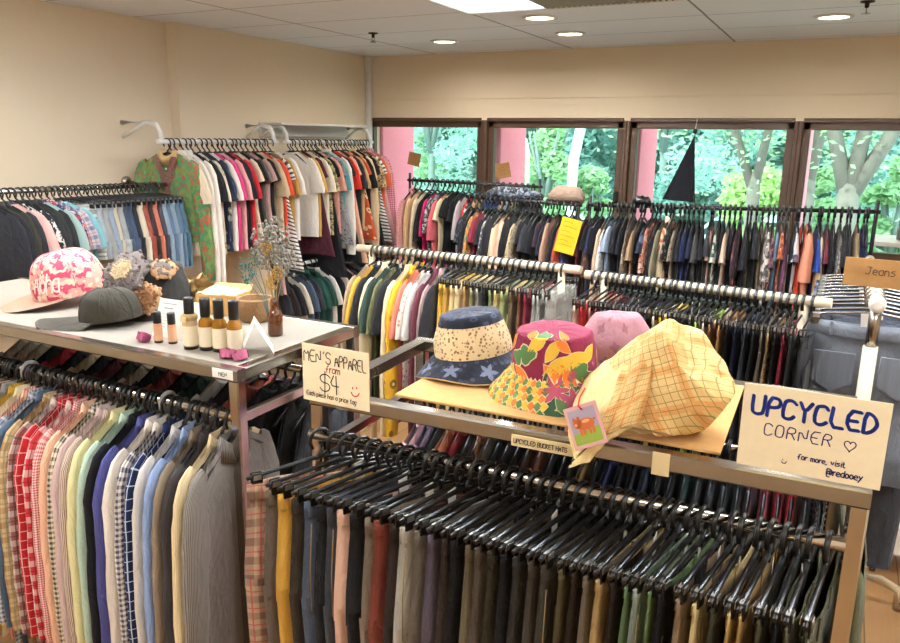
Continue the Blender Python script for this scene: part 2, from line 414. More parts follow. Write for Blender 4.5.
# chrome rack carrying the bucket hats
A2 = math.radians(2.0)
R2 = thing('display_rack', 'open chrome clothes rack with bucket hats on its top frame', 'rack', (-1.09, 1.395, 0), (0, 0, A2))
w2, d2 = 1.20, .58
def r2(x, y, z): return (-1.09 + x*math.cos(A2) - y*math.sin(A2), 1.395 + x*math.sin(A2) + y*math.cos(A2), z)
for x, y in ((.017, .017), (w2-.017, .017), (.017, d2-.017), (w2-.017, d2-.017)):
    m = MB(); m.bar((x, y, .02), (x, y, 1.368), .034, .034, .004, (0, 1, 0)); m.build('post', M_chrome, R2)
    m = MB(); m.lathe([(.012, .02), (.022, .012), (.022, 0), (.0005, 0)], 12, (x, y, 0)); m.build('foot', M_black, R2)
for a, b in (((0, .017), (w2, .017)), ((0, d2-.017), (w2, d2-.017)), ((.017, .034), (.017, d2-.034)), ((w2-.017, .034), (w2-.017, d2-.034))):
    m = MB(); m.bar((a[0], a[1], 1.385), (b[0], b[1], 1.385), .034, .036, .004); m.build('frame_bar', M_brush, R2)
for x in (.017, w2-.017):
    m = MB(); m.bar((x, .034, 1.25), (x, d2-.034, 1.25), .022, .028, .003); m.build('crossbar', M_chrome, R2)
pipe('hanging_rail', [(.0, .0, 1.292), (w2-.03, .0, 1.292)], .0125, M_chrome, R2)
pipe('hanging_rail', [(.0, d2-.03, 1.225), (w2-.03, d2-.03, 1.225)], .0125, M_chrome, R2)
# cream pipe rails in the middle of the shop
def pipe_rack(label, a, b, r, mat, foot=.28, inset=.08, name='clothes_rail', cat='rack', finial=False):
    a, b = Vector(a), Vector(b); t = thing(name, label, cat, (a.x, a.y, 0)); d = b-a; u = d.normalized(); q = Vector((-u.y, u.x, 0)).normalized()
    pipe('hanging_rail', [Vector((0, 0, a.z)), d + Vector((0, 0, a.z))], r, mat, t)
    for k in (u*inset, d - u*inset):
        z = a.z + d.z*(k.length/d.length)
        top = z + (.06 if finial else -r*.5)
        pipe('post', [(k.x, k.y, .10), (k.x, k.y, top)], r*.9, mat, t)
        pipe('foot', [Vector((k.x, k.y, .0)) - q*foot + Vector((0, 0, .02)), Vector((k.x, k.y, .1)) - q*foot*.75, Vector((k.x, k.y, .1)), Vector((k.x, k.y, .1)) + q*foot*.75, Vector((k.x, k.y, .02)) + q*foot], r*.9, mat, t)
    return t
pipe_rack('cream pipe clothes rail with hanging tops and mustard trousers', (-1.97, 2.915, 1.5), (-.885, 2.87, 1.5), .017, M_cream)
pipe_rack('cream pipe clothes rail of clipped trousers left of the jeans rack', (-.84, 2.785, 1.5), (.01, 2.68, 1.5), .017, M_cream)
pipe_rack('dark metal clothes rail standing by the pink pillar and left window', (-3.27, 5.6, 1.652), (-2.07, 5.6, 1.642), .012, M_dkmetal, .2, .02, finial=True)
pipe_rack('dark metal clothes rail behind the yellow card', (-2.36, 4.86, 1.60), (-1.50, 4.80, 1.588), .012, M_dkmetal, .2, .02)
pipe_rack('long dark metal clothes rail in front of the right windows', (-1.48, 4.85, 1.588), (.2, 4.95, 1.628), .012, M_dkmetal, .2, .02, finial=True)
# jeans rack, end-on
t = thing('jeans_rack', 'cream pipe rack seen end-on with rows of jeans', 'rack', (.13, 2.62, 0))
pipe('hanging_rail', [(0, -.03, 1.535), (0, .95, 1.535)], .018, M_cream, t)
pipe('post', [(0, -.045, 1.535), (0.0, -.045, 1.40)], .017, M_brush, t); pipe('post', [(0, -.045, 1.40), (0, -.045, .12)], .021, M_cream, t); pipe('post', [(0, .9, 1.52), (0, .9, .12)], .019, M_cream, t)
m = MB(); m.tube([(0, -.085, 1.535), (0, -.08, 1.535), (0, -.05, 1.535)], [.012, .024, .024], 16); m.build('end_cap', M_wpipe, t)
for y in (-.045, .9):
    pipe('foot', [(-.30, y, .012), (-.295, y, .07), (-.25, y, .12), (0, y, .14), (.22, y, .14), (.29, y+.02, .10), (.305, y+.03, .012)], .019, M_cream, t)
    m = MB(); m.lathe([(.022, .05), (.024, 0), (.0005, 0)], 12, (.305, y+.03, 0)); m.build('rubber_tip', M_brush, t)
t = thing('storage_trolley', 'low white storage trolley on casters behind the jeans rack', 'trolley', (.48, 4.0, 0))
m = MB(); m.box((0, 0, .19), (.42, .40, .13), .012); m.box((0, 0, .27), (.44, .42, .02), .006); m.build('tray', M_wpipe, t)
for x, y in ((-.14, -.14), (.14, -.14), (-.14, .14), (.14, .14)):
    m = MB(); m.tube([(x-.012, y, .035), (x+.012, y, .035)], .034, 14); c = m.build('caster', M_black, t)
    m = MB(); m.box((x, y, .09), (.05, .04, .07), .006); m.build('caster_fork', M_brush, t)
# chrome rail on the left wall
t = thing('wall_rail', 'chrome rail on the left wall carrying jackets and denim shorts', 'rail', (-3.70, 2.1, 1.713))
pipe('hanging_rail', [(0, 0, 0), (0, 1.30, -.016)], .0125, M_chrome, t)
pipe('arm', [(-.32, 1.28, -.01), (0, 1.27, -.015)], .011, M_chrome, t)
m = MB(); m.tube([(-.328, 1.28, -.01), (-.315, 1.28, -.01), (-.305, 1.28, -.01)], [.035, .035, .018], 18); m.build('wall_flange', M_brush, t)
# white pipe rails with curved arms on the left wall
def arm(t, y, y0):
    w = .045 if y0+y < 3.79 else -.035
    pipe('arm', [(-.285-w*0-.0+(-.045 if y0+y < 3.79 else .035), y, .11), (-.09, y, .112), (-.035, y, .10), (-.006, y, .06), (0, y, 0)], .0145, M_wpipe, t)
    pipe('brace', [(-.285+(-.045 if y0+y < 3.79 else .035), y, .025), (-.12, y, .11)], .012, M_wpipe, t)
for (a, b, lab) in ((3.36, 4.46, 'white pipe wall rail nearer the camera holding the green batik blouse'), (4.54, 5.72, 'white pipe wall rail next to the pink pillar, beneath the white shelf')):
    t = thing('wall_rail', lab, 'rail', (-3.7, a, 1.955))
    pipe('hanging_rail', [(0, 0, 0), (0, b-a, 0)], .0145, M_wpipe, t); arm(t, .03, a); arm(t, b-a-.04, a)
t = thing('wall_shelf', 'white wall shelf above the far white rail', 'shelf', (-3.84, 5.12, 2.085))
m = MB(); m.box((0, 0, 0), (.22, 1.14, .018), .003); m.build('board', M_white, t)
m = MB(); m.box((-.098, 0, -.05), (.02, 1.14, .09), .003); m.build('back_lip', M_white, t)
t = thing('wall_rail', 'low white wall rail beneath the upper rails holding the green polo', 'rail', (-3.66, 4.15, 1.04))
pipe('hanging_rail', [(0, 0, 0), (0, 1.6, 0)], .0145, M_wpipe, t)
for y in (.05, 1.5): pipe('arm', [(-.29, y, .06), (-.06, y, .06), (0, y, 0)], .0145, M_wpipe, t)
# ---------------------------------------------------------------- garments and hangers
def nz(x, y, z=0): return noise.noise(Vector((x, y, z)))
def torso(mb, sh=.20, w=.235, L=.72, t=.013, seed=0, neck=.065, ztop=-.066, drop=.072, fold=.008, N=14, M=16, hemw=None, mi=0, straps=False):
    hemw = hemw or w*1.02; rings = []
    for j in range(M+1):
        s = j/M; s = s**1.35
        if s < .3: wd = sh + (w-sh)*min(1, s/.3)**.7
        else: wd = w + (hemw-w)*(s-.3)/.7
        ring = []
        for face in (1, -1):
            for i in range(N):
                yn = -math.cos(PI*i/N)*.35 + (-1+2*i/N)*.65
                yn = yn if face == 1 else -yn
                ay = abs(yn)*sh
                if ay < neck: zt = ztop - (.035 if face == 1 else .006)*(1-(ay/neck)**2)
                else:
                    q = (ay-neck)/(sh-neck); zt = ztop - drop*q - .014*q**5
                if straps: zt -= .10*max(0, abs(yn)-.62)/.38 + (.05 if abs(yn) < .45 else 0)
                z = zt*(1-s) - L*s
                y = yn*wd
                tk = t*(1-abs(yn)**5)*min(1, .35+s*5)*(1-.25*s) + .0012
                f = fold*(s**.7)*(math.sin(y*42+seed*1.7+3*nz(y*6, z*2, seed))*.55 + nz(y*9, z*3.2, seed)*1.1) + fold*.5*nz(y*20, z*16, seed+5)
                ring.append((face*tk + f, y + .006*s*nz(z*7, seed, yn*2), z + (.008*nz(y*8, seed) if j == M else 0)))
        rings.append(ring)
    mb.loft(rings, True, mi=mi); return mb
def sleeve(mb, sy, sh=.20, w=.235, kind='long', seed=0, t=.016, mi=0, ztop=-.066, drop=.072):
    z0 = ztop-drop
    if kind == 'long':
        P = [(sh-.055, z0+.016), (sh-.028, z0-.008), (sh-.014, z0-.05), (sh-.006, z0-.11), (sh+.004, z0-.2), (sh+.014, z0-.31), (sh+.024, z0-.46), (sh+.028, z0-.60), (sh+.028, z0-.64)]
        R = [.03, .045, .056, .062, .06, .056, .05, .044, .042]; X = [.006, .010, .014, .017, .018, .018, .017, .015, .015]
    else:
        P = [(sh-.055, z0+.016), (sh-.026, z0-.008), (sh-.008, z0-.05), (sh+.006, z0-.10), (sh+.016, z0-.15), (sh+.020, z0-.19)]
        R = [.03, .044, .054, .061, .066, .068]; X = [.006, .010, .014, .016, .017, .016]
        if kind == 'cap': P = P[:4]; R = R[:4]; X = X[:4]
    rings = []; n = 16
    # densify
    Q = []
    for k in range(len(P)-1):
        for q in ((0, .5) if k < len(P)-2 else (0, .5, 1)):
            Q.append((P[k][0]*(1-q)+P[k+1][0]*q, P[k][1]*(1-q)+P[k+1][1]*q, R[k]*(1-q)+R[k+1]*q, X[k]*(1-q)+X[k+1]*q))
    for k, (py, pz, r, x) in enumerate(Q):
        a, b = Q[max(k-1, 0)], Q[min(k+1, len(Q)-1)]
        d = Vector((b[0]-a[0], b[1]-a[1])).normalized(); c = Vector((-d.y, d.x)) if k > 1 else Vector((.5, .87))
        rg = []
        for i in range(n):
            th = 2*PI*i/n
            w_ = 1 + .13*nz(math.cos(th)*1.5+seed, pz*13, math.sin(th)*1.5) + .025*math.sin(pz*60+th*2+seed)
            e = r*math.cos(th)*w_
            rg.append((x*math.sin(th)*w_ + .004*nz(pz*9, seed, 2), sy*(py + c.x*e*.92 - .006), pz + c.y*e))
        rings.append(rg)
    mb.loft(rings if sy > 0 else [list(reversed(r)) for r in rings], True, mi=mi); return mb
def collar(mb, seed=0, stand=True, mi=0):
    rings = []; n = 22
    prof = [(.018, .076, -.088, 1.0), (.022, .082, -.094, 1.0), (.013, .058, -.051, 0), (.010, .055, -.050, 0), (.010, .058, -.080, 0)] if stand else [(.012, .07, -.083, 0), (.011, .066, -.068, 0), (.009, .062, -.073, 0)]
    for rx, ry, z, fl in prof:
        rg = []
        for i in range(n):
            th = 2*PI*i/n; cx, sy = math.cos(th), math.sin(th)
            dip = (.040 if stand else .03)*max(0, cx)**2 * (1 if fl else .75)
            rg.append((rx*cx*1.05, ry*sy, z - dip + .006*abs(sy)*(0 if fl else 1) - .012*abs(sy)**3*fl))
        rings.append(rg)
    mb.loft(rings, True, mi=mi); return mb
def placket(mb, L, mi=0):
    mb.loft([[(.0155, -.013, z), (.0165, 0, z), (.0155, .013, z)] for z in (-.125, -.25, -.4, -.55, -L+.01)], False, mi=mi); return mb
def trousers(mb, wst=.185, hip=.20, L=.92, t=.011, seed=0, z0=0, mi=0, leg_w=.098, crotch=.27, flare=1.0):
    N = 11; rings = []
    for j in range(8):
        s = j/7; z = z0 - .036 - s*(crotch-.036); wd = wst + (hip-wst)*min(1, s*1.3)
        rg = []
        for face in (1, -1):
            for i in range(N):
                yn = -1+2*i/N; yn = yn if face == 1 else -yn
                pin = 1 - .55*math.exp(-((abs(yn)-.82)/.12)**2)*(1-s)
                tk = t*(.75+.55*s)*(1-abs(yn)**6)*pin + .002
                f = .006*nz(yn*2.2, s*2, seed)*(.4+s) + .0045*math.sin(yn*9+seed)*s
                rg.append((face*tk + f, yn*wd, z - (.006*(1-s)*math.cos(yn*PI/2) if j == 0 else 0)))
        rings.append(rg)
    mb.loft(rings, True, mi=mi)
    for sy in (-1, 1):
        rings = []; n = 14
        for j in range(12):
            s = j/11; z = z0 - crotch + .03 - s*(L-crotch)
            r = leg_w*(1 + (flare-1.12)*s) * (1.0); cy = sy*(leg_w + .004 - .012*s)
            rings.append([((t*1.15+.004)*math.sin(2*PI*i/n)*(1+.25*nz(i, s*6, seed)) + .008*nz(s*4, seed+sy, .3), cy + r*math.cos(2*PI*i/n), z + (.003*nz(i, seed) if j == 11 else 0)) for i in range(n)])
        mb.loft(rings, True, mi=mi)
    return mb
def waistband(mb, wst=.186, t=.0125, z0=0, seed=0, mi=0, h=.038):
    N = 13; rings = []
    for zz, e in ((-h, .001), (-h*.5, .0018), (0, .0012), (.001, -.002), (-h*.6, -.003)):
        rg = []
        for face in (1, -1):
            for i in range(N):
                yn = -1+2*i/N; yn = yn if face == 1 else -yn
                pin = 1 - .65*math.exp(-((abs(yn)-.82)/.1)**2)
                tk = (t*.9*(1-abs(yn)**6) + .0025)*pin + e
                rg.append((face*tk + .005*nz(yn*2.2, 0, seed), yn*(wst+e), z0 + zz - .008*math.cos(yn*PI/2)))
        rings.append(rg)
    mb.loft(rings, True, mi=mi); return mb
def belt_loop(mb, y, t, z0):
    mb.bar((t+.003, y, z0-.044), (t+.003, y, z0+.001), .009, .003, .001, (1, 0, 0))
    return mb
def back_pocket(mb, y, t, z0):
    for f in (1,):
        x = f*(t+.0125)
        pts = [(-.06, 0), (.06, 0), (.062, -.10), (0, -.135), (-.062, -.10)]
        mb.loft([[(x-f*.004, y+a*1.0, z0-.095+b) for a, b in pts], [(x+f*.001, y+a*.97, z0-.096+b*.985) for a, b in pts]], True, False, True)
    return mb
def stitching(mb, z0, t, L):
    """contrast seam lines along the outer edge of a pair of jeans"""
    for sy in (-1,):
        for off in (.006,):
            mb.tube([(t*.9+.001, sy*(.182-off), z0-.05), (t*1.1+.002, sy*(.192-off), z0-.16), (t*1.2+.004, sy*(.194-off), z0-.26)], .0012, 5)
    return mb
# hangers: shoulder hanger and clip hanger, the rail runs along local x
def hook(mb, mi=0):
    P = [(0, 0, -.066), (0, 0, -.054), (0, .009, -.046), (0, .021, -.034), (0, .0265, -.014), (0, .023, .004), (0, .012, .0155), (0, -.003, .0180), (0, -.017, .0125), (0, -.0252, .0), (0, -.0265, -.014), (0, -.021, -.030)]
    mb.tube(P, .0040, 8, mi, .0054); return mb
def arms(mb, mi=0):
    for s in (-1, 1):
        P = [(0, 0, -.058), (0, s*.03, -.068), (0, s*.075, -.088), (0, s*.12, -.116), (0, s*.15, -.134), (0, s*.168, -.146)]
        mb.tube(P, [.006, .007, .007, .007, .006, .004], 8, mi, [.005, .005, .0055, .006, .006, .004])
    return mb
def clip_arms(mb, mi=0):
    for s in (-1, 1):
        P = [(0, 0, -.047), (0, s*.03, -.050), (0, s*.08, -.056), (0, s*.13, -.062), (0, s*.160, -.066)]
        mb.tube(P, [.0055, .005, .0046, .0046, .0042], 8, mi, [.0036, .0034, .0033, .0033, .0032])
    return mb
def clip(mb, s):
    y = s*.160
    mb.box((.006, y, -.081), (.005, .026, .036), .002); mb.box((-.006, y, -.081), (.005, .026, .036), .002)
    mb.tube([(-.009, y, -.070), (.009, y, -.070)], .004, 8); return mb
def clip_spring(mb, s):
    y = s*.160
    mb.loft([[(.0098, y-.009, -.066), (.0098, y+.009, -.066), (-.0098, y+.009, -.066), (-.0098, y-.009, -.066)], [(.0100, y-.010, -.078), (.0100, y+.010, -.078), (-.0100, y+.010, -.078), (-.0100, y-.010, -.078)]], True, True, False, smooth=False)
    return mb
_mc = {}
def mesh_of(key, fn, name, n=1):
    if key not in _mc:
        mb = MB(); fn(mb); _mc[key] = slots(mb.mesh(name), n)
    return _mc[key]
M_clipm = metal('clip_spring_steel', '#c4c4c0', .3)
def hanger(loc, rz, style, label, group, simple=False, hookmat=None, tilt=0):
    mat = hookmat or M_black
    rot = (tilt, 0, rz)
    if simple:
        def f(mb):
            hook(mb); (arms if style == 'shoulder' else clip_arms)(mb)
        o = inst('clothes_hanger', mesh_of(('hs', style), f, 'clothes_hanger'), [mat], None, loc, rot)
        return tag(o, label, 'hanger', group)
    t = thing('clothes_hanger', label, 'hanger', loc, rot, group)
    inst('hook', mesh_of('hook', hook, 'hook'), [M_blackg if hookmat is None else mat], t)
    if style == 'shoulder': inst('arms', mesh_of('arms', arms, 'arms'), [mat], t)
    else:
        inst('arms', mesh_of('carms', clip_arms, 'arms'), [mat], t)
        for s in (-1, 1):
            c = inst('clip', mesh_of(('clip', s), lambda mb: clip(mb, s), 'clip'), [mat], t)
            inst('clip_spring', mesh_of(('cs', s), lambda mb: clip_spring(mb, s), 'clip_spring'), [M_clipm], c)
    return t
M_stitch = plain('gold_stitching', '#8a7048', .8); M_button = plain('pale_button', '#d8d2c4', .4); M_inside = plain('dark_lining', '#2a2624', .9)
TOPS = {'shirt': 'long', 'blouse': 'short', 't_shirt': 'short', 'polo_shirt': 'short', 'cardigan': 'long', 'jacket': 'long', 'tank_top': None, 'dress': 'cap'}
CAT = {'t_shirt': 't-shirt', 'polo_shirt': 'polo shirt', 'tank_top': 'top', 'jeans': 'jeans', 'denim_shorts': 'shorts', 'shorts': 'shorts'}
def garment(kind, mat, loc, rz, label, group, simple, tilt, t=1.0, scale=1.0, long=None, mat2=None, extra=()):
    v = random.randrange(4); rot = (tilt, 0, rz); cat = CAT.get(kind, kind.replace('_', ' '))
    mat2 = mat2 or mat
    if kind in TOPS:
        L = {'shirt': .74, 'blouse': .62, 't_shirt': .66, 'polo_shirt': .68, 'cardigan': .64, 'jacket': .68, 'tank_top': .58, 'dress': .92}[kind] if long is None else long
        L = round(L, 2); sl = TOPS[kind]; bulky = kind in ('jacket',)
        tt = .021 if bulky else .0125; st = kind == 'tank_top'
        sh = .15 if st else .20; w = .19 if kind in ('tank_top', 'dress') else .215
        neck = .09 if st else .065
        hemw = .30 if kind == 'dress' else None
        A = dict(sh=sh, w=w, L=L, t=tt, seed=v*3.1, neck=neck, hemw=hemw, straps=st, fold=.007 if not simple else .010)
        if simple:
            def f(mb):
                torso(mb, N=10, M=10, **A)
                if sl:
                    for s in (-1, 1): sleeve(mb, s, sh, w, sl, v*2.3+s)
                if kind in ('shirt', 'polo_shirt', 'jacket'): collar(mb, v)
            o = inst(kind, mesh_of((kind, v, L, 's'), f, kind), [mat], None, loc, rot); o.scale = (t, scale, scale)
            return tag(o, label, cat, group)
        o = thing(kind, label, cat, loc, rot, group); o.scale = (t, scale, scale)
        inst('body', mesh_of((kind, v, L, 'b'), lambda mb: torso(mb, **A), 'body'), [mat], o)
        if sl:
            for s in (-1, 1): inst('sleeve', mesh_of((kind, v, s, 'sl', bulky), lambda mb: sleeve(mb, s, sh, w, sl, v*2.3+s, .02 if bulky else .016), 'sleeve'), [mat], o)
        if kind in ('shirt', 'polo_shirt', 'jacket'):
            inst('collar', mesh_of(('collar', v), lambda mb: collar(mb, v), 'collar'), [mat2], o)
            p = inst('placket', mesh_of(('plk', L), lambda mb: placket(mb, L), 'placket'), [mat], o)
            for k in range(6): inst('button', mesh_of('btn', lambda mb: mb.tube([(0, 0, 0), (.0028, 0, 0)], .0055, 10), 'button'), [M_button], p, (.0162, 0, -.15-.095*k))
        elif not st: inst('neckband', mesh_of(('neckband',), lambda mb: collar(mb, v, False), 'neckband'), [mat2], o)
        return o
    z0 = -.086
    L = {'trousers': .95, 'jeans': .95, 'denim_shorts': .34, 'shorts': .40, 'skirt': .55}[kind] if long is None else long
    L = round(L, 2); short = kind in ('denim_shorts', 'shorts')
    B = dict(L=L, seed=v*2.7, z0=z0, leg_w=.112 if short else .098, hip=.215 if short else .20, flare=1.25 if short else 1.0, crotch=.24 if short else .27)
    def body(mb):
        if kind == 'skirt': 
            torso(mb, .185, .21, L-z0, .012, v, neck=.19, ztop=z0-.034, drop=.0, fold=.011, hemw=.26)
        else: trousers(mb, **B)
    if simple:
        def f(mb): body(mb); waistband(mb, z0=z0, seed=v*2.7)
        o = inst(kind, mesh_of((kind, v, L, 's'), f, kind), [mat], None, loc, rot); o.scale = (t, scale, scale)
        return tag(o, label, cat, group)
    o = thing(kind, label, cat, loc, rot, group); o.scale = (t, scale, scale)
    inst('body', mesh_of((kind, v, L, 'b'), body, 'body'), [mat], o)
    wb = inst('waistband', mesh_of(('wb', v), lambda mb: waistband(mb, z0=z0, seed=v*2.7), 'waistband'), [mat2], o)
    if kind != 'skirt':
        for y in (-.115, .0, .115): inst('belt_loop', mesh_of(('bl', y), lambda mb: belt_loop(mb, y, .012, z0), 'belt_loop'), [mat], wb)
        for y in (-.095, .095): inst('pocket', mesh_of(('pk', y), lambda mb: back_pocket(mb, y, .010, z0), 'pocket'), [mat], o)
    if 'stitch' in extra: inst('stitching', mesh_of(('st',), lambda mb: stitching(mb, z0, .012, L), 'stitching'), [M_stitch], o)
    return o
def paper_tag(parent, z=-.05, y=-.03):
    m = mesh_of('ptag', lambda mb: mb.box((0, 0, 0), (.0012, .028, .045), .0004), 'price_tag')
    return inst('price_tag', m, [M_paper], parent, (.014, y, z), (.1, 0, .2))
NOUN = {'t_shirt': 't-shirt', 'polo_shirt': 'polo shirt', 'tank_top': 'sleeveless top', 'denim_shorts': 'denim shorts'}
ORD = 'first second third fourth fifth sixth seventh eighth ninth tenth eleventh twelfth thirteenth fourteenth fifteenth sixteenth seventeenth eighteenth nineteenth twentieth'.split()
def parse(spec, default):
    out = []
    for ln in spec.strip().split(';'):
        ln = ln.strip()
        if not ln: continue
        p = [q.strip() for q in ln.split('|')]
        d = {'desc': p[0], 'pat': p[1] if len(p) > 1 else 'solid', 'col': p[2], 'kind': default, 'opt': {}}
        for q in p[3:]:
            if not q: continue
            if '=' in q: k, vv = q.split('='); d['opt'][k] = vv
            else: d['kind'] = q
        out.append(d)
    return out
def labels_for(items, rack):
    """one label per garment that singles it out: by look, else by neighbours, else by count from the left"""
    names = [f"{d['desc']} {NOUN.get(d['kind'], d['kind'])}".replace('denim denim', 'denim') for d in items]; out = []; shorts = []
    for i, n in enumerate(names):
        if names.count(n) == 1:
            out.append(f"{n} hanging on the {rack}"); shorts.append(n)
        else:
            k = names[:i].count(n); nb = None
            L = names[i-1] if i else None; Rr = names[i+1] if i+1 < len(names) else None
            pre = ORD[k] + ' ' + n + (' from the near end' if 'wall' in rack or 'jeans' in rack else ' from the left')
            out.append(f"{pre} on the {rack}"); shorts.append(pre)
    return out, shorts
def fill(spec, default, rack, pos, rz, style='shoulder', simple=False, jit=.05, group=None, group_h=None, zj=.0, tags=0, t=1.0, hookmat=None, scale=1.0, jitx=.004, rot=None, stuff=None, hs=None, Ld=None):
    items = parse(spec, default); n = len(items); labs, shorts = labels_for(items, rack)
    for i, d in enumerate(items):
        f = i/(n-1); p = pos(f); o = d['opt']
        st = o.get('h', style)
        if d['kind'] in ('trousers', 'jeans', 'denim_shorts', 'shorts', 'skirt'): st = 'clip'
        elif d['kind'] in TOPS: st = 'shoulder'
        a = rz + (rot(f) if rot else 0) + jit*1.3*nz(f*7, len(rack)*3.7) + random.gauss(0, jit*.15) + float(o.get('r', 0)); tl = .02*nz(f*9, len(rack)*1.9, 5)
        loc = (p[0] + (random.uniform(-jitx, jitx) if abs(math.cos(rz)) > .5 else 0), p[1] + (random.uniform(-jitx, jitx) if abs(math.cos(rz)) < .5 else 0), p[2])
        w = labs[i].split()
        lab = labs[i] if len(w) <= 16 else ' '.join(w[:16])
        m2 = fab(o.get('p2', 'solid'), o['c2']) if 'c2' in o else None
        hl = f"black hanger carrying the {shorts[i]} on the {rack}"
        if len(hl.split()) > 16: hl = f"hanger carrying {shorts[i]} on the {rack}"
        if len(hl.split()) > 16: hl = ' '.join(hl.split()[:16])
        if stuff is not None: stuff.append((loc, a, st)); h = None
        else:
            h = hanger(loc, a, st, hl, group_h, simple, hookmat, tl)
            if hs and simple: h.scale = hs
            elif hs: h.children[0].scale = hs
        g = garment(d['kind'], fab(d['pat'], d['col']), loc, a, lab, group, simple, tl, float(o.get('t', t)), float(o.get('s', scale)), float(o['L']) if 'L' in o else Ld, m2, ('stitch',) if d['pat'] == 'denim' else ())
        if simple: g.scale = (g.scale[0], g.scale[1]*random.uniform(.82, 1.08), g.scale[2]*random.uniform(.92, 1.22))
        if tags and not simple and random.random() < tags: paper_tag(h, -.072, random.choice((-.02, .02)))
def line(a, b, warp=None):
    return lambda f: tuple(a[k] + (b[k]-a[k])*(warp(f) if warp else f) for k in range(3))

def hanger_mass(items, label):
    """the small far hangers, past the first 300, as one object"""
    mb = MB()
    for loc, a, st in items:
        k = MB(); hook(k); (arms if st == 'shoulder' else clip_arms)(k); q = Matrix.Rotation(a, 3, 'Z'); b = len(mb.v)
        mb.v += [tuple(q @ (Vector(v)*1.2) + Vector(loc)) for v in k.v]; mb.f += [tuple(i+b for i in f) for f in k.f]; mb.uv += k.uv; mb.mi += k.mi; mb.sm += k.sm
    tag(mb.build('clothes_hanger', M_black), label, 'hanger', 'far hangers by the windows', 'stuff')
# ---------------------------------------------------------------- what hangs on each rail (left to right, or near to far)
FAR = []
RA = 'rail under the cap shelf'
fill('''navy twill|solid|#26304a;wine red|solid|#6a1f2a;grey tartan|plaid|#8c8c8c,#4a4c52,#c04a44;dark teal|solid|#28484c;scarlet flannel|plaid|#b02a30,#e0d0c8,#2c2c30;charcoal check|plaid|#5a5c60,#2e2f33,#a9a9a6|shirt;olive green|solid|#5b5a3c;burgundy plaid|plaid|#6b2630,#38161c,#c9b9a0;ash grey|solid|#8f8d86;mustard yellow|solid|#b58f2b;
cream|solid|#e6d5b2;coral striped|vstripe|#ecc6ae,#d9735c;blue-grey gingham|gingham|#d3d4d8,#5a6478;slate blue|solid|#4a5c70;tan plaid|plaid|#cfb282,#8a673f,#7d8a78;
grey and red flannel|plaid|#8a5550,#d8cfc8,#4a3a3c;bright red|window|#b71f28,#e0b0a8;red and white flannel|plaid|#c23339,#e8dcd4,#7a1a20;red micro-check|micro|#f0d6d0,#c03a40;
peach|solid|#f2c0a0;black and cream gingham|gingham|#efe3c6,#26262c;pale mauve|solid|#d3bab8;brown pinstriped|pin|#dccdbe,#7a5850;pale yellow|solid|#e9e2ad;
mint green|solid|#bcd6c4;black|solid|#17171a;indigo|solid|#4d4f8a;white|solid|#eae2d8;navy gingham|gingham|#ece6de,#24284c|c2=#ece6de;navy windowpane|window|#1d2a54,#c3cee0|c2=#1d2a54;
pale grey|solid|#d6d2cc;light blue|solid|#90a8d3;taupe|solid|#8a7a66;charcoal|solid|#3a3638;ribbed cream|pin|#ecd9b0,#d9c496;grey pinstriped|pin|#96908a,#58544f|t=1.1''',
     'shirt', RA, line((-2.57, 1.448, 1.264), (-1.400, 1.448, 1.264)), 0, 'shoulder', False, .05, 'shirts on the front rail under the caps', 'shirt hangers under the cap shelf', 0, 0, 1.0, None, .95, .004, lambda f: .09+.13*f**5, None, (1.6, 1.12, 1.1), .88)
# spare hangers squeezed in between the shirts
for i in range(17):
    x = -2.34 + i*.0535 + .017
    _h = hanger((x, 1.448, 1.264), random.gauss(0, .05), 'shoulder', f"spare black hanger, {ORD[i]} empty one from the left on the shirt rail", 'empty hangers among the shirts'); _h.children[0].scale = (1.6, 1.12, 1.1); _h.rotation_euler.z += .1
for x, d in ((-2.235, 'left'), (-1.63, 'right')):
    m = MB(); m.lathe([(.014, -.001), (.034, -.001), (.034, .001), (.014, .001)], 20)
    tag(m.build('size_divider', M_grey, None, (x, 1.448, 1.262), (0, PI/2, 0)), f"{d} grey paper ring dividing the shirt hangers", 'divider', 'size rings on the shirt rail')
RB = 'rear rail below the cap shelf'
fill('''sheer beige|knit|#9b9384,#857c6c|cardigan;grey knitted|knit|#98938a,#7d786e|cardigan;pale sand|knit|#a89a80,#8f8068|cardigan;black|solid|#141416;red|solid|#a4242a;dark navy|solid|#171a24;beige|solid|#c8b08c;
black|solid|#141416;maroon|solid|#5a2026;dark olive|solid|#2b2c22;stone|solid|#b7a68c;black|solid|#121214;brick|solid|#8c3a30;black|solid|#121214;bottle green|solid|#1e3a30;white|solid|#d0cbc2;charcoal|solid|#2b2b2e;rust|solid|#7d3a2a;
black|solid|#121214;black|solid|#141416|jacket;dark grey|solid|#3a3c3e|tank_top;dark slate|solid|#34383c|tank_top''',
     't_shirt', RB, line((-2.95, 1.95, 1.235), (-1.46, 1.95, 1.235)), 0, 'shoulder', False, .06, 'tops behind the shirts', 'hangers behind the shirts')
RC = 'rail below the bucket hats'
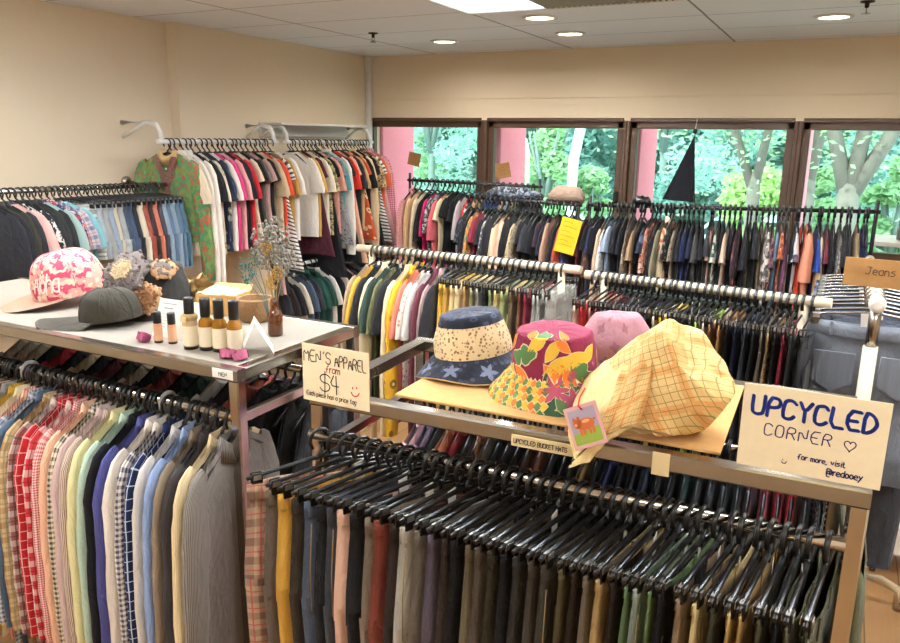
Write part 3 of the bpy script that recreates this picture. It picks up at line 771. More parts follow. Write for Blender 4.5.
fill('''red-brown plaid|plaid|#b0977c,#6b4a40,#b8333a|trousers|t=1.5;brown wool|solid|#5d5145;mustard|solid|#c0923a;dark brown|solid|#33291f;blue-grey denim|denim|#40495a|jeans|t=1.3;jet black|solid|#131315|trousers|t=1.4;
charcoal denim|denim|#33373f|jeans;blush pink|solid|#d8b09a;black|solid|#161618;taupe|solid|#7d7062;rust red|solid|#7b3c2e;espresso|solid|#2b211b;stone denim|denim|#a8a498,#c9c5b8|jeans;stone grey|solid|#6f685e;purple grey|solid|#5b5360;
chocolate|solid|#332820;black|solid|#151517;olive taupe|solid|#6a604c;brown-grey|solid|#584f46;dark olive|solid|#3a3729;black|solid|#17171a;charcoal|solid|#3a3836;slate brown|solid|#4a433c;mottled grey denim|denim|#35332f,#5a564c|jeans;
olive brown|solid|#5b5238;dark brown|solid|#2f251c;warm grey|solid|#746a5c;tan|solid|#b79a68;dark brown|solid|#2c2119;sage green|solid|#6f8a66;pale sage denim|denim|#8a9a90,#aab8ac|jeans;fern green|solid|#6d8658;
black|solid|#161618;brown taupe|solid|#857158;cream|solid|#dcc48e;dark olive|solid|#3c3a2b;khaki|solid|#c9ad72;camel|solid|#b08d58;olive green|solid|#4f4c36;black|solid|#141416;moss|solid|#5a5940;deep olive|solid|#45442e''',
     'trousers', RC, lambda f: r2(.03 + 1.11*f**.86, .0, 1.292), A2, 'clip', False, .10, 'trousers on the front rail below the bucket hats', 'trouser hangers below the bucket hats', 0, .35, 1.0, None, 1.0, .004, lambda f: -.60+.42*f**.6, None, (1.6, 1.15, 1.12))
RD = 'rear rail below the bucket hats'
fill('''pale pink|solid|#dfb0b4|cardigan|t=1.8;lilac|solid|#8d7290|cardigan|t=1.6;black|solid|#131315;tan|solid|#c48a62;red|solid|#a52a2a;black|solid|#131315;rust print|print|#4a2a22,#a5673c,#1a1a1c;taupe|solid|#6d5c4c;black|solid|#161618;
plum|solid|#3f2a2e;black|solid|#131315;dark taupe|solid|#554a3f;orange-brown|solid|#a8653a;charcoal|solid|#2e2f33;black|solid|#131315;graphite|solid|#232528;camel|solid|#a98a52;black|solid|#131315;navy|solid|#22284e;
black|solid|#131315;black|solid|#161619;ink blue|solid|#1a2036;black|solid|#131315;jet|solid|#0f0f11;bottle green|solid|#20433c;black|solid|#131315;anthracite|solid|#2a2d2f;black|solid|#131315;dark grey|solid|#34383a;
maroon|solid|#4f1a24;rose|solid|#94363e;cherry|solid|#a31a28;crimson|solid|#b01c30;black|solid|#17171a;black polka-dot|dots|#15151a,#d8d8d8''',
     't_shirt', RD, lambda f: r2(.05 + 1.10*f, .55, 1.225), A2, 'shoulder', False, .07, 'tops behind the trousers', 'top hangers behind the trousers')
# a few pale price labels showing among the rear tops
RE = 'left wall rail'
fill('''black wool|solid|#17161a|jacket;black|solid|#131316|jacket;dark olive|solid|#2b2a20|jacket|;coal black|solid|#1a191b|jacket;dusty pink|solid|#d3a49c|blouse;black and white|print|#17171a,#d8d2c8,#17171a|blouse;deep black|solid|#141416|jacket;
moss black|solid|#20201a|jacket;sooty|solid|#1b1a1a|jacket;pale teal|solid|#8fa9a2|blouse;navy and red print|print|#2b2f55,#a83a48,#c9c2b8|shirt;tartan|plaid|#c9c4c0,#39466f,#a33c48|blouse;sky teal|solid|#6ea0a6|blouse;
white and grey striped|hstripe|#d8d4c8,#8d908a|denim_shorts;bleached denim|denim|#8f9ba6,#c4ccd0|denim_shorts;pale grey denim|denim|#8b8f90,#b9bab4|denim_shorts;light blue denim|denim|#7d8fa2,#b3c0cc|denim_shorts;ecru|solid|#cfc3a6|shorts;stonewashed denim|denim|#8a8f92,#bcbfbb|denim_shorts;
inky denim|denim|#26303e|denim_shorts|L=.42;dark blue denim|denim|#2e3c50|denim_shorts|L=.40;black|solid|#19181a|shorts|L=.42;cream|solid|#d9cfb6|shorts|L=.42;brick red|solid|#8a4032|shorts|L=.42;dark brown|solid|#2a211d|shorts|L=.42;coral|solid|#c9745a|shorts|L=.42;
graphite|solid|#35343a|shorts|L=.40;sky blue denim|denim|#71869b,#a9b8c4|denim_shorts|L=.46;mid blue denim|denim|#4f6276|denim_shorts|L=.46;faded blue denim|denim|#6d8294,#9fb0bd|denim_shorts|L=.46|t=1.5;steel blue denim|denim|#4c6072|denim_shorts|L=.46;teal denim|denim|#34505c|denim_shorts|L=.46''',
     'denim_shorts', RE, line((-3.70, 2.24, 1.711), (-3.70, 3.31, 1.698)), PI/2+.38, 'clip', False, .10, 'clothes on the chrome left wall rail', 'hangers on the chrome left wall rail', 0, 0, 1.15, None, .94, .004, None, None, (1.7, .94, 1))
RF = 'upper white wall rail'
fill('''green and red batik|print|#3d6a44,#5d7a3c,#a5402c|shirt|s=1.08|L=.56|t=1.6|r=3.3|c2=#c9a878|p2=print;cream|solid|#e8d6ba;off-white|solid|#efe6d8|shirt;white|solid|#f2ece2|shirt;jet black|solid|#141416;ivory patterned|floral|#e4d6ba,#9a8a60,#d8c8a8;navy floral|floral|#24283a,#8d8a78,#c9c4b4;white|solid|#efe8de;hot pink|solid|#d83a78|blouse;
pale pink|solid|#e0a3a4;black|solid|#161618;scarlet|solid|#c02430|blouse;beige|solid|#d8c4a6|dress;black|solid|#141416|dress;dark taupe|solid|#5c5248|dress;rose beige|solid|#b99088|dress;black|solid|#18181a|dress;sand|solid|#c9b08c;tangerine red|solid|#d04a2c;
black and white striped|hstripe|#e6e0d4,#22222a|dress|L=.8;ochre|solid|#b08a44;chalk white|solid|#f0ebe2''',
     'blouse', RF + ' nearer the camera', line((-3.7, 3.42, 1.955), (-3.7, 4.38, 1.955)), PI/2, 'shoulder', False, .06, 'clothes on the nearer white wall rail', 'hangers on the nearer white wall rail', 0, 0, 1.1, None, 1.12, .012, None, None, (2.2, 1, 1.12))
RG = 'white wall rail under the shelf'
fill('''pearl white|solid|#e9e2d8;mustard|solid|#c29a4c;burgundy|solid|#4a1c28|dress|L=.75;ivory|solid|#eadfc6;khaki print|print|#8f855c,#c9bb8e,#4a4634;black|solid|#141416|dress;salmon|solid|#d99a86;grey patterned|small|#8a8684,#2c2c30,#d0ccc8|dress|L=.7;sea green|solid|#5c9aa0;
white|solid|#eee8de|shirt;black|solid|#18181a|dress|L=.84;poppy red|solid|#d03626;pale peach|solid|#e3b394|dress|L=.85;charcoal|solid|#2d2c30;tan|solid|#c49a6c;rust floral|floral|#b9502e,#e6c9a0,#7a2a1c|dress|L=.7;black|solid|#141416;biscuit|solid|#dcc49c|shirt;
black|solid|#17171a|dress|L=.8;leopard|leopard|#c8a878,#2a2018;white and black striped|hstripe|#e8e4dc,#2a2a30|dress|L=.74;coral orange|solid|#d9653e;dusty rose check|micro|#e8c6c0,#b55a60|dress|L=.75;pink gingham|gingham|#e7b2b8,#c04a62|shirt|L=.78''',
     'blouse', RG, line((-3.7, 4.60, 1.955), (-3.7, 5.64, 1.955)), PI/2, 'shoulder', False, .06, 'clothes on the far white wall rail', 'hangers on the far white wall rail', 0, 0, 1.1, None, 1.12, .012, None, None, (2.2, 1, 1.12))
RH = 'low wall rail'
fill('''charcoal|solid|#26262a;dark brown|solid|#2b201c;black|solid|#141416;cream|solid|#d8ccb4;slate blue|solid|#4a5768;dark grey|solid|#303034;bottle green|solid|#1f4a3c|polo_shirt|t=1.8;forest green|solid|#1c4034|polo_shirt;white|solid|#e2dcd2|polo_shirt;black|solid|#17171a;chalk|solid|#d2cabd;
ink|solid|#16161c;rose print|print|#2a2024,#b0787c,#d8c4bc;black|solid|#17171a;grey|solid|#6a686c;black|solid|#131315;navy|solid|#20263c;stone|solid|#b6a890;black|solid|#141416;jet|solid|#101012''',
     't_shirt', RH, line((-3.66, 4.20, 1.04), (-3.66, 5.62, 1.04)), PI/2, 'shoulder', False, .08, 'tops on the low wall rail', 'hangers on the low wall rail', 0, 0, 1.0, None, 1.0, .01, None, FAR)
RI = 'middle cream rail'
fill('''beige|solid|#a89276|cardigan;golden yellow|solid|#c89a35|blouse;black|solid|#151517|blouse;ecru|solid|#e0cfa4|shirt|t=1.5;dark green|solid|#2a3a30|t_shirt;olive|solid|#5a5a3c|t_shirt;jet black|solid|#161618|t_shirt;ivory|solid|#ebdcb4|shirt;yellow floral|floral|#dca628,#7a5a1c,#f0e0b0|shirt|t=1.5;
coral|solid|#cc7462|blouse;pale floral|small|#e4d6c8,#b98a80,#8c5a50|blouse;pearl grey|solid|#cfccc8|blouse;plum|solid|#5c2a34|shirt;rose grey striped|vstripe|#a88f8c,#7a6664|shirt;black|solid|#17171a|blouse;
mustard yellow|solid|#c99a34|trousers|t=1.7;soft mustard|solid|#c4a050;cream|solid|#e3cc96|trousers|t=1.4;pale cream|solid|#e6d6a8;camel|solid|#b08a58;khaki olive|solid|#8a8460;mid grey|solid|#8d8a82;black|solid|#19191a;sage|solid|#77855a;sand|solid|#c0a674;
light olive|solid|#9aa06a;umber|solid|#5a4a34;brown|solid|#7a4a34;wine|solid|#7d2434;pale grey|solid|#b4b4ac|trousers|t=1.6;silver grey|solid|#a4a6a0;stone grey|solid|#93948e''',
     'trousers', RI, line((-1.90, 2.912, 1.5), (-.96, 2.873, 1.5), lambda f: .02 + .98*f), -.04, 'clip', False, .07, 'clothes on the middle cream rail', 'hangers on the middle cream rail', 0, .1)
RJ = 'cream rail beside the jeans'
fill('''shell pink|solid|#e0b8a0;tomato red|solid|#b8302a;salmon pink|solid|#d89a88;maroon|solid|#6d2028;graphite|solid|#3a3a3c;grey print|small|#4a4846,#8a867e,#2a2a2a;black|solid|#141416;charcoal|solid|#2b2c30;black|solid|#141416;ink navy|solid|#1c2030;black|solid|#131315;jet black|solid|#101013;
pure white|solid|#ddd8cc;bright yellow|solid|#d8b020;black|solid|#151517;coal|solid|#202023;black|solid|#131315;soot|solid|#28282c;lime green|solid|#8fae4a;off-white|solid|#d8cfbe;brown|solid|#7a5638;camel|solid|#a87c4c;
black|solid|#151517;midnight navy|solid|#161b30;slate|solid|#2e3034;black|solid|#19191b;taupe grey|solid|#746a60;leopard print|leopard|#b39a70,#3a2c1e;black|solid|#141416;wine red|solid|#7c1c2c;dark charcoal|solid|#2a2c2c;black|solid|#131315''',
     'trousers', RJ, line((-.80, 2.78, 1.5), (-.045, 2.687, 1.5)), -.12, 'clip', False, .07, 'trousers on the cream rail beside the jeans', 'hangers on the cream rail beside the jeans', 0, .25)
RK = 'rail by the pink pillar'
fill('''rose check|micro|#d8a8a0,#a85a5a|shirt;tan|solid|#c9a67c|cardigan;pale beige|solid|#d9c6a4|cardigan;black|solid|#141416;magenta|solid|#c01f5c;grey print|print|#6a6468,#2c2a30,#b8b2b0;rose pink|solid|#d0646e;cream|solid|#e0cfa8|dress;black|solid|#161618|dress;jet black|solid|#101012|dress;
pale grey|solid|#b9b4b4;scarlet|solid|#cc2a20;black and white striped|hstripe|#dcd6cc,#1c1c20|t_shirt|L=.75;tan print|print|#b4946a,#6a5038,#d8c49c|dress;deep black|solid|#18181c|dress;navy|solid|#28345c|dress|t=1.6;royal navy|solid|#22305c|dress;taupe|solid|#7d6c62|dress;
blue-grey|solid|#7a8288;camouflage print|camo|#7d7a5a,#3a3a2c,#b0a884;black|solid|#17171a;dark floral|floral|#20202a,#6a5a60,#8d8478''',
     'blouse', RK, line((-3.20, 5.6, 1.652), (-2.14, 5.6, 1.642)), 0, 'shoulder', True, .08, 'clothes on the rail by the pink pillar', 'hangers on the rail by the pink pillar', 0, 0, 1.3, None, 1.2, .012, None, FAR)
RL = 'rail behind the yellow card'
fill('''black speckled|small|#1c1d24,#5a5c68,#2a2a30|dress;black|solid|#16161a;orange and green print|print|#c2713a,#5a7a4a,#d9b98c;maroon|solid|#7a2030|dress;black|solid|#141418|dress;grey print|print|#8a8680,#2c2c30,#c0b8ac;black|solid|#18181c;ivory|solid|#e2c9a6|cardigan|t=1.5;
pale pink|solid|#e0b49c|cardigan|t=1.8;jet black|solid|#101014;beige patterned|small|#b4a282,#4a4236,#d8c8a8;black|solid|#151519|dress|t=1.6;charcoal|solid|#26262b|dress|t=1.5;black|solid|#141418|dress;deep plum|solid|#30222c|dress;ink|solid|#191a26|dress;tan|solid|#9c7c64;
black|solid|#18181c;rust red|solid|#9c4030;navy|solid|#20243c''',
     'blouse', RL, line((-2.32, 4.858, 1.60), (-1.53, 4.803, 1.589)), .0, 'shoulder', True, .09, 'clothes on the rail behind the yellow card', 'hangers on the rail behind the yellow card', 0, 0, 1.2, None, 1.2, .012, None, FAR)
RM = 'long rail before the windows'
fill('''burgundy|solid|#6c2430|dress;black|solid|#141418|dress;brown|solid|#5a4030;navy|solid|#1d2236|dress;beige|solid|#c8aa8c|cardigan;white lace|small|#d8d6ce,#8c8c88,#e8e4dc;powder blue|solid|#8c9bb0|dress|t=1.6;black|solid|#14151a|dress|t=1.8;midnight|solid|#12161f|dress;red|solid|#a83030|tank_top;
brown speckled|small|#54483a,#94846a,#2a241e;camel|solid|#9a7c5c|dress|t=1.4;black|solid|#151519|dress;floral blue|floral|#202838,#6a7a98,#c0b8b0|dress;coral print|print|#c07862,#6a3c34,#d8b8a4|blouse;black|solid|#141418;olive grey|solid|#7a745c;cream rose-print|floral|#e6d4b0,#b8503c,#d8c090|shirt|t=1.8;
black patterned|small|#222226,#b0a898,#3a3a3c|dress;taupe patterned|small|#8a7c68,#3c342c,#b8a890|dress;black|solid|#131318|dress;deep navy|solid|#1a2040|dress|t=1.7;dark navy|solid|#171c34|dress;charcoal|solid|#3c3a38|dress|t=1.5;jet black|solid|#101014|dress;dark grey|solid|#2a2a2e|dress|t=1.5;
rose beige|solid|#c09484|dress;green and white print|print|#2c5a4c,#d0d0c4,#1c2a28|dress;black|solid|#15151a|dress;beige dotted|dots|#cbb49c,#3a2c28|dress|L=.7;black|solid|#131317|dress;red floral|floral|#2a1c20,#a04048,#d0a8a0;black|solid|#14151c|dress|t=1.6;olive|solid|#5c5a3c|tank_top;black|solid|#131318|dress|t=1.5;stone|solid|#bda488|tank_top;
black and white print|print|#d0c8bc,#2a282a,#8c8480|blouse|t=1.6;purple print|print|#5c3c4c,#a87c80,#2a2028|dress;sky blue|solid|#7c9cb8|dress;orange print|print|#c8704a,#7c3428,#e0b898|dress|L=.7;mauve|solid|#5c3a4c|blouse;black|solid|#131318|dress;white and navy floral|floral|#cfd0d0,#2c3a5c,#7c4440|dress|t=1.5;
orange-red|solid|#d4482a|tank_top|t=1.5;peach|solid|#e0977a|blouse|t=2;cobalt blue|solid|#25408c|dress|t=1.6;cream|solid|#ddc9a0|cardigan;dark red|solid|#5c2430|dress;black|solid|#17171c|dress;grey patterned|small|#5a5856,#a8a098,#2c2c2e;black|solid|#131318|dress|t=1.5;charcoal grey|solid|#333336|dress;
tan|solid|#9c8464|cardigan;navy blue|solid|#28365c|tank_top;denim blue|denim|#34466a|tank_top''',
     'blouse', RM, line((-1.46, 4.85, 1.588), (.15, 4.947, 1.627)), .06, 'shoulder', True, .09, 'clothes on the long rail before the windows', 'hangers on the long rail before the windows', 0, 0, 1.2, None, 1.2, .012, None, FAR)
RN = 'jeans rack'
fill('''washed grey denim|denim|#565b63,#7c8189|jeans|L=.56|s=.98|t=1.5;charcoal denim|denim|#35383f|jeans|L=.57;faded black denim|denim|#2e3036|jeans|L=.9;dark blue denim|denim|#2a3446|jeans;navy denim|denim|#242c3e|jeans;black denim|denim|#1f2126|jeans;
mid blue denim|denim|#44546c|jeans;light grey denim|denim|#6a6e74|jeans;indigo denim|denim|#28304a|jeans;blue-black denim|denim|#20242e|jeans;dusk denim|denim|#3c4656|jeans;raven denim|denim|#222226|jeans''',
     'jeans', RN, line((.13, 2.66, 1.535), (.13, 3.46, 1.535)), -PI/2, 'clip', False, .05, 'jeans on the jeans rack', 'hangers on the jeans rack', 0, .6, 1.3, M_brush)
hanger_mass(FAR, 'black hanger hooks along the far rails before the windows and on the low wall rail')
o = [x for x in COL.objects if x.get('label', '').startswith('green and red batik')][0]
m = MB()
for sy in (-1, 1):
    m.grid(lambda u, v: Vector((.0205-.002*v, sy*(.058*(1-v)**.9) + (u-.5)*.036*sy, -.082-.17*v)), 2, 8)
m.grid(lambda u, v: Vector((.0200, (u-.5)*.03, -.24-.3*v)), 2, 4)
m.build('neck_trim', fab('tiny', '#5a1c26,#d8b890,#2a1a1c'), o)
_p = r2(1.222, .34, 1.235)
hanger(_p, A2, 'shoulder', 'black hanger with an olive jacket hooked on the right end of the bucket-hat rack', 'hanger on the rack end')
garment('jacket', fab('solid', '#55563c'), _p, A2, 'olive green jacket hung on the right end of the bucket-hat rack', 'garment on the rack end', False, 0, 1.1, .95, .8)
# ---------------------------------------------------------------- signs
def sign(label, corner, w, h, lean, mat, rz=0, name='sign', tape=None):
    """card standing at corner (bottom left), facing -y; returns (thing, fn) with fn(x, y) a point on its face"""
    t = thing(name, label, 'sign', corner, (lean, 0, rz))
    m = MB(); m.box((w/2, 0, h/2), (w, .0025, h), .0008); m.build('card', mat, t)
    return t, (lambda x, y: (x, -.0019, y))
zt = 1.404
t, f = sign("cream MEN'S APPAREL price card standing on the left corner of the bucket-hat rack", (-1.093, 1.378, 1.387), .188, .140, 0, M_card, .0)
m = MB(); write(m, "MEN'S", .006, .098, .028, .0024, f, 1.2, .0, 0, wid=.72); write(m, 'APPAREL', .094, .096, .027, .0024, f, 1.0, 0, -.0006, wid=.56); m.build('lettering', M_ink, t)
m = MB(); write(m, 'from', .068, .077, .017, .0021, f, .9, .1, wid=.95)
m.stroke([(.139, .040), (.142, .034), (.149, .031), (.157, .034), (.161, .041)], .0026, f); m.stroke([(.143, .052), (.1435, .049)], .003, f); m.stroke([(.154, .054), (.1545, .051)], .003, f); m.build('red_lettering', M_red, t)
m = MB(); write(m, '$', .050, .030, .042, .0026, f, 1.5, .05); write(m, '4', .078, .034, .038, .0028, f, 1, 0); write(m, 'Each piece has a price tag', .010, .014, .0105, .0017, f, 1.0, .1, -.00012, wid=.86); m.build('lettering', M_ink, t)

t, f = sign('large cream UPCYCLED CORNER card on the right end of the bucket-hat rack', (-.116, 1.398, 1.425), .232, .158, .03, M_card, .0)
m = MB(); rr = lambda y: y
def write2(m, txt, x, y, h, w, dy, gap, wid, jit=.12):
    write(m, txt, x, y, h, w, f, gap, .05, dy, 0, jit, wid)
for k, off in enumerate((0, .0012)): write2(m, 'UPCYCLED', .016+off, .104-off, .034, .0052, -.0004, 1.3, .84, .15)
m.build('blue_lettering', M_blue, t)
m = MB(); write2(m, 'CORNER', .040, .066, .022, .0020, -.0003, 1.9, .88)
m.stroke([(.178+.009*math.sin(q)**3*1.0, .072+.0011*(8*math.cos(q)-3*math.cos(2*q)-1.2*math.cos(3*q)-.6*math.cos(4*q))) for q in [2*PI*k/28 for k in range(29)]], .0018, f)
write2(m, 'for more, visit', .100, .031, .0095, .0018, -.00005, 1.0, .95); write2(m, '@redooey', .148, .012, .0115, .0022, 0, 1.0, .9)
m.stroke([(.075, .021), (.077, .018), (.081, .018), (.083, .022)], .0016, f); m.stroke([(.0765, .025), (.0767, .0245)], .0018, f); m.build('lettering', M_navyink, t)

t, f = sign('narrow UPCYCLED BUCKET HATS paper strip taped to the rack edge', (-.565, 1.4045, 1.366), .135, .026, 0, M_tape, A2)
m = MB(); write(m, 'UPCYCLED BUCKET HATS', .006, .0075, .010, .0017, f, 1.1, .05, wid=.72); m.build('lettering', M_ink, t)
t, f = sign('small MEN label taped to the corner of the cap shelf', (-1.435, 1.4285, 1.374), .072, .026, 0, M_paper, 0)
m = MB(); write(m, 'MEN', .024, .007, .011, .0017, f, 1.4); m.build('lettering', M_ink, t)
t, f = sign("brown cardboard 'Jeans' sign on top of the jeans rack", (.030, 2.565, 1.585), .215, .085, .03, M_kraftb, -.12)
m = MB(); write(m, 'Jeans', .058, .038, .022, .0022, f, 1.2, .05); m.build('lettering', M_ink, t)
M_yel = plain('yellow_card', '#e6c21e', .7)
t = thing('price_card', 'bright yellow card hanging in front of the dark clothes', 'sign', (-1.57, 4.50, 1.325), (0, .22, .2)); t.scale = (1.1, 1, 1.1)
m = MB(); m.box((.055, 0, .10), (.115, .003, .20), .0008); m.build('card', M_yel, t)
m = MB(); f = lambda x, y: (x, -.0024, y)
for k in range(6): m.stroke([(.015, .175-.026*k), (.04, .178-.026*k), (.062+.03*(k % 2), .174-.026*k)], .0035, f)
m.build('handwriting', plain('ochre_ink', '#a87c1a', .8), t)
for (x, z, s, rz, lab) in ((-3.47, 1.81, .125, -.2, 'brown card stuck to the leftmost window beside the pink pillar'), (-2.60, 1.735, .135, .2, 'brown card stuck to the second window, on the pink pillar side')):
    t = thing('window_card', lab, 'sign', (x, 6.055, z), (0, -rz if rz < 0 else -rz*1.1, 0))
    m = MB(); m.box((0, 0, 0), (s, .002, s*.92), .0006); m.build('card', M_kraftb, t)
    m = MB(); f = lambda x, y: (x, -.0016, y)
    for k in range(4): m.stroke([(-s*.3, s*.2-k*s*.14), (s*(.1+.1*(k % 2)), s*.21-k*s*.14)], .003, f)
    m.build('handwriting', plain('faded_brown_ink', '#6b4a2c', .8), t)
m = MB(); m.box((0, 0, 0), (.034, .002, .048), .0005); tag(m.build('tape_strip', M_tape, None, r2(.835, -.0025, 1.383), (0, 0, A2)), 'tan strip of masking tape on the rack edge below the plaid hat', 'tape')

# cardboard under the hats
m = MB(); m.box((0, 0, 0), (.735, .47, .006), .001)
tag(m.build('cardboard_sheet', M_kraft, None, (-.525, 1.70, 1.4065), (0, 0, .02)), 'flat brown cardboard sheet lying on the bucket-hat rack', 'cardboard')
ZS = 1.411

# ---------------------------------------------------------------- bucket hats
def leaf(n, a=.5): return [((k/n-.5), a*math.sin(PI*k/n)) for k in range(n+1)] + [((.5-k/n), -a*math.sin(PI*k/n)) for k in range(1, n)]
def blob(n, w=.0, lobes=5): return [(.5*(1+w*math.cos(lobes*q))*math.cos(q), .5*(1+w*math.cos(lobes*q))*math.sin(q)) for q in [2*PI*k/n for k in range(n)]]
class Hat:
    """revolved hat: s in [0,1] crown (top centre to hat band), s in [1,2] brim; th = angle"""
    def __init__(s, r=.088, h=.085, br=.145, drop=.055, top=.80, wave=0, squash=(1, 1), seed=0, sag=0):
        s.__dict__.update(r=r, h=h, br=br, drop=drop, top=top, wave=wave, sq=squash, seed=seed, sag=sag)
    def p(s, th, q, off=0):
        if q <= .5: a = q/.5; R = s.r*s.top*a; z = s.h + .006*(1-a*a)
        elif q <= 1: a = (q-.5)/.5; R = s.r*(s.top + (1-s.top)*math.sin(a*PI/2)); z = s.h*(1-a) if a > .12 else s.h*(1-a*.8)
        else: a = q-1; R = s.r + (s.br-s.r)*a; z = -s.drop*a**1.15 + s.wave*a*math.sin(th*3+s.seed)
        dn = .004*nz(math.cos(th)*2.2+s.seed, math.sin(th)*2.2, q*3) * (1 if q > .2 else q*5)
        R2 = R + off + dn
        z -= s.sag*max(0, math.cos(th))*(1 if q < 1 else 0)*q*0
        return Vector((R2*math.cos(th)*s.sq[0], R2*math.sin(th)*s.sq[1], z + s.drop + (off if q <= .5 else 0) + dn*.6))
    def part(s, q0, q1, nq, off=0, n=48, mi=0, mb=None):
        mb = mb or MB()
        return mb.loft([[s.p(2*PI*k/n, max(q0+(q1-q0)*j/nq, .004), off) for k in range(n)] for j in range(nq+1)], True, mi=mi)
    def motif(s, mb, th, q, pts, size, rot, mi, mo=None, off=.0012, edge=.0022):
        def pt(x, y, o):
            c, n_ = math.cos(rot), math.sin(rot); X, Y = (x*c - y*n_)*size, (x*n_ + y*c)*size
            R = max(.03, s.r if q <= 1 else s.r+(s.br-s.r)*(q-1)); L = s.h if q <= 1 else math.hypot(s.br-s.r, s.drop)
            sc = .5/s.h if .5 < q <= 1 else (.5/(s.r*s.top) if q <= .5 else 1/L)
            return s.p(th + X/R, min(max(q - Y*sc, .02), 2), o)
        n = len(pts); 
        def fan(k, o, mi):
            c = pt(0, 0, o); b = len(mb.v); mb.v.append(tuple(c))
            r1 = [pt(x*k*.5, y*k*.5, o) for x, y in pts]; r2_ = [pt(x*k, y*k, o) for x, y in pts]
            mb.v += [tuple(v) for v in r1] + [tuple(v) for v in r2_]
            for i in range(n):
                j = (i+1) % n
                mb.face((b, b+1+i, b+1+j), ((0, 0),)*3, mi); mb.face((b+1+i, b+1+n+i, b+1+n+j, b+1+j), ((0, 0),)*4, mi)
        if mo is not None: fan(1+2*edge/size*1.3, off*.6, mo)
        fan(1, off*1.3, mi)
def hatthing(label, loc, rot, cat='hat', name='bucket_hat'): return thing(name, label, cat, loc, rot, 'upcycled bucket hats on the rack')
# 1 flowered hat: navy top, cream flowered band, navy brim
t = hatthing('bucket hat with navy patterned top and brim and cream flowered band', (-.80, 1.72, ZS+.012), (.03, -.14, .15)); t.scale = (.98, .98, 1.03)
H = Hat(.099, .100, .152, .040, .74, .010, (1.05, .95), 1.3)
F_navy = fab('small', '#1f222e,#3e4456,#262a38'); F_crm = fab('tiny', '#e3cba0,#8d6f4a,#3c3640')
H.part(.0, .62, 10).build('crown_top', F_navy, t); H.part(.62, 1.0, 8, .001).build('crown_band', F_crm, t)
m = MB(); H.part(1.0, 2.0, 9, .001, mb=m); H.part(2.0, 1.02, 8, -.002, mb=m)
for k in range(9): H.motif(m, k*.72+.2, 1.55, blob(20, .45, 5), .034, k*.5, 1, None)
m.build('brim', [F_navy, plain('pale_star_print', '#6d7488', .9)], t)
m = MB(); m.loft([[H.p(2*PI*k/48, 2.0, o) + Vector((0, 0, z)) for k in range(48)] for o, z in ((-.004, -.002), (.002, -.003), (.002, .0))], True); m.build('brim_edge', fab('solid', '#d9b98e'), t)
# 2 batik hat
t = hatthing('maroon batik bucket hat with green and orange leaf motifs and checked brim', (-.552, 1.63, ZS+.004), (.08, -.02, 0)); t.scale = (1.07, 1.05, 1.07)
H = Hat(.089, .088, .138, .060, .86, .007, (1.06, .95), 4.1)
F_mar = fab('solid', '#7e1f3c'); B = [F_mar] + [plain('batik_' + n, c, .85) for n, c in (('cream', '#e6d2a8'), ('orange', '#dd7a2c'), ('yellow', '#dfb63c'), ('green', '#4f7a44'), ('deep_green', '#2f5436'), ('rose', '#a8475e'))]
m = MB(); H.part(0, 1.0, 18, mb=m)
LF = leaf(8, .22); CR = [(.5*math.cos(q)-.1, .32*math.sin(q)) for q in [-2.2+4.4*k/10 for k in range(11)]] + [(.26*math.cos(q)-.12, .14*math.sin(q)) for q in [2.2-4.4*k/8 for k in range(9)]]
for th, q, pts, sz, ro, mi in [(-1.95, .70, blob(16, .25, 3), .038, .3, 4), (-2.25, .76, blob(16, .25, 3), .032, .9, 4), (-2.1, .95, LF, .05, -.5, 2), (-2.55, 1.0, blob(16, .3, 5), .034, 0, 3), (-2.6, .62, LF, .05, .9, 2), (-1.70, .55, LF, .06, .7, 3), (-1.3, .62, LF, .055, 1.0, 3), (-1.05, .56, LF, .045, 2.4, 2),
    (-1.15, .80, LF, .075, .55, 3), (-.80, .74, LF, .07, .35, 3), (-1.28, .93, LF, .065, 2.2, 2), (-1.0, .95, LF, .075, 1.95, 2), (-.70, .88, blob(18, .2, 4), .045, .5, 4), (-.52, .98, blob(18, .2, 4), .038, .2, 4), (-.85, .96, LF, .05, 1.4, 6), (-1.40, .99, LF, .045, 1.7, 5), (-2.0, .40, LF, .055, 2.4, 2), (-1.6, .36, blob(14, .3, 3), .04, .2, 4), (-.9, .35, LF, .06, 1.2, 2),
    (-.3, .7, LF, .06, .5, 3), (.3, .85, LF, .06, 1.5, 2), (.9, .75, blob(16, .3, 5), .04, 0, 3), (1.6, .8, LF, .06, .5, 4), (2.4, .8, LF, .06, 2, 2), (3.0, .7, blob(16, .25, 3), .04, 1, 4)]:
    H.motif(m, th, q, pts, sz, ro, mi, 1)
m.build('crown', B, t)
m = MB(); H.part(1.0, 2.0, 10, mb=m, mi=5); H.part(2.0, 1.02, 8, -.002, mb=m, mi=0)
sq = [(-.5, 0), (-.25, -.27), (0, -.5), (.25, -.25), (.5, 0), (.25, .25), (0, .5), (-.25, .25)]
for i in range(15):
    for j in range(5):
        H.motif(m, -2.95 + i*.105 + (j % 2)*.052, 1.10+j*.2, sq, .0185, 0, (2, 4, 3)[(i+j*2) % 3], 1, .0012, .0012)
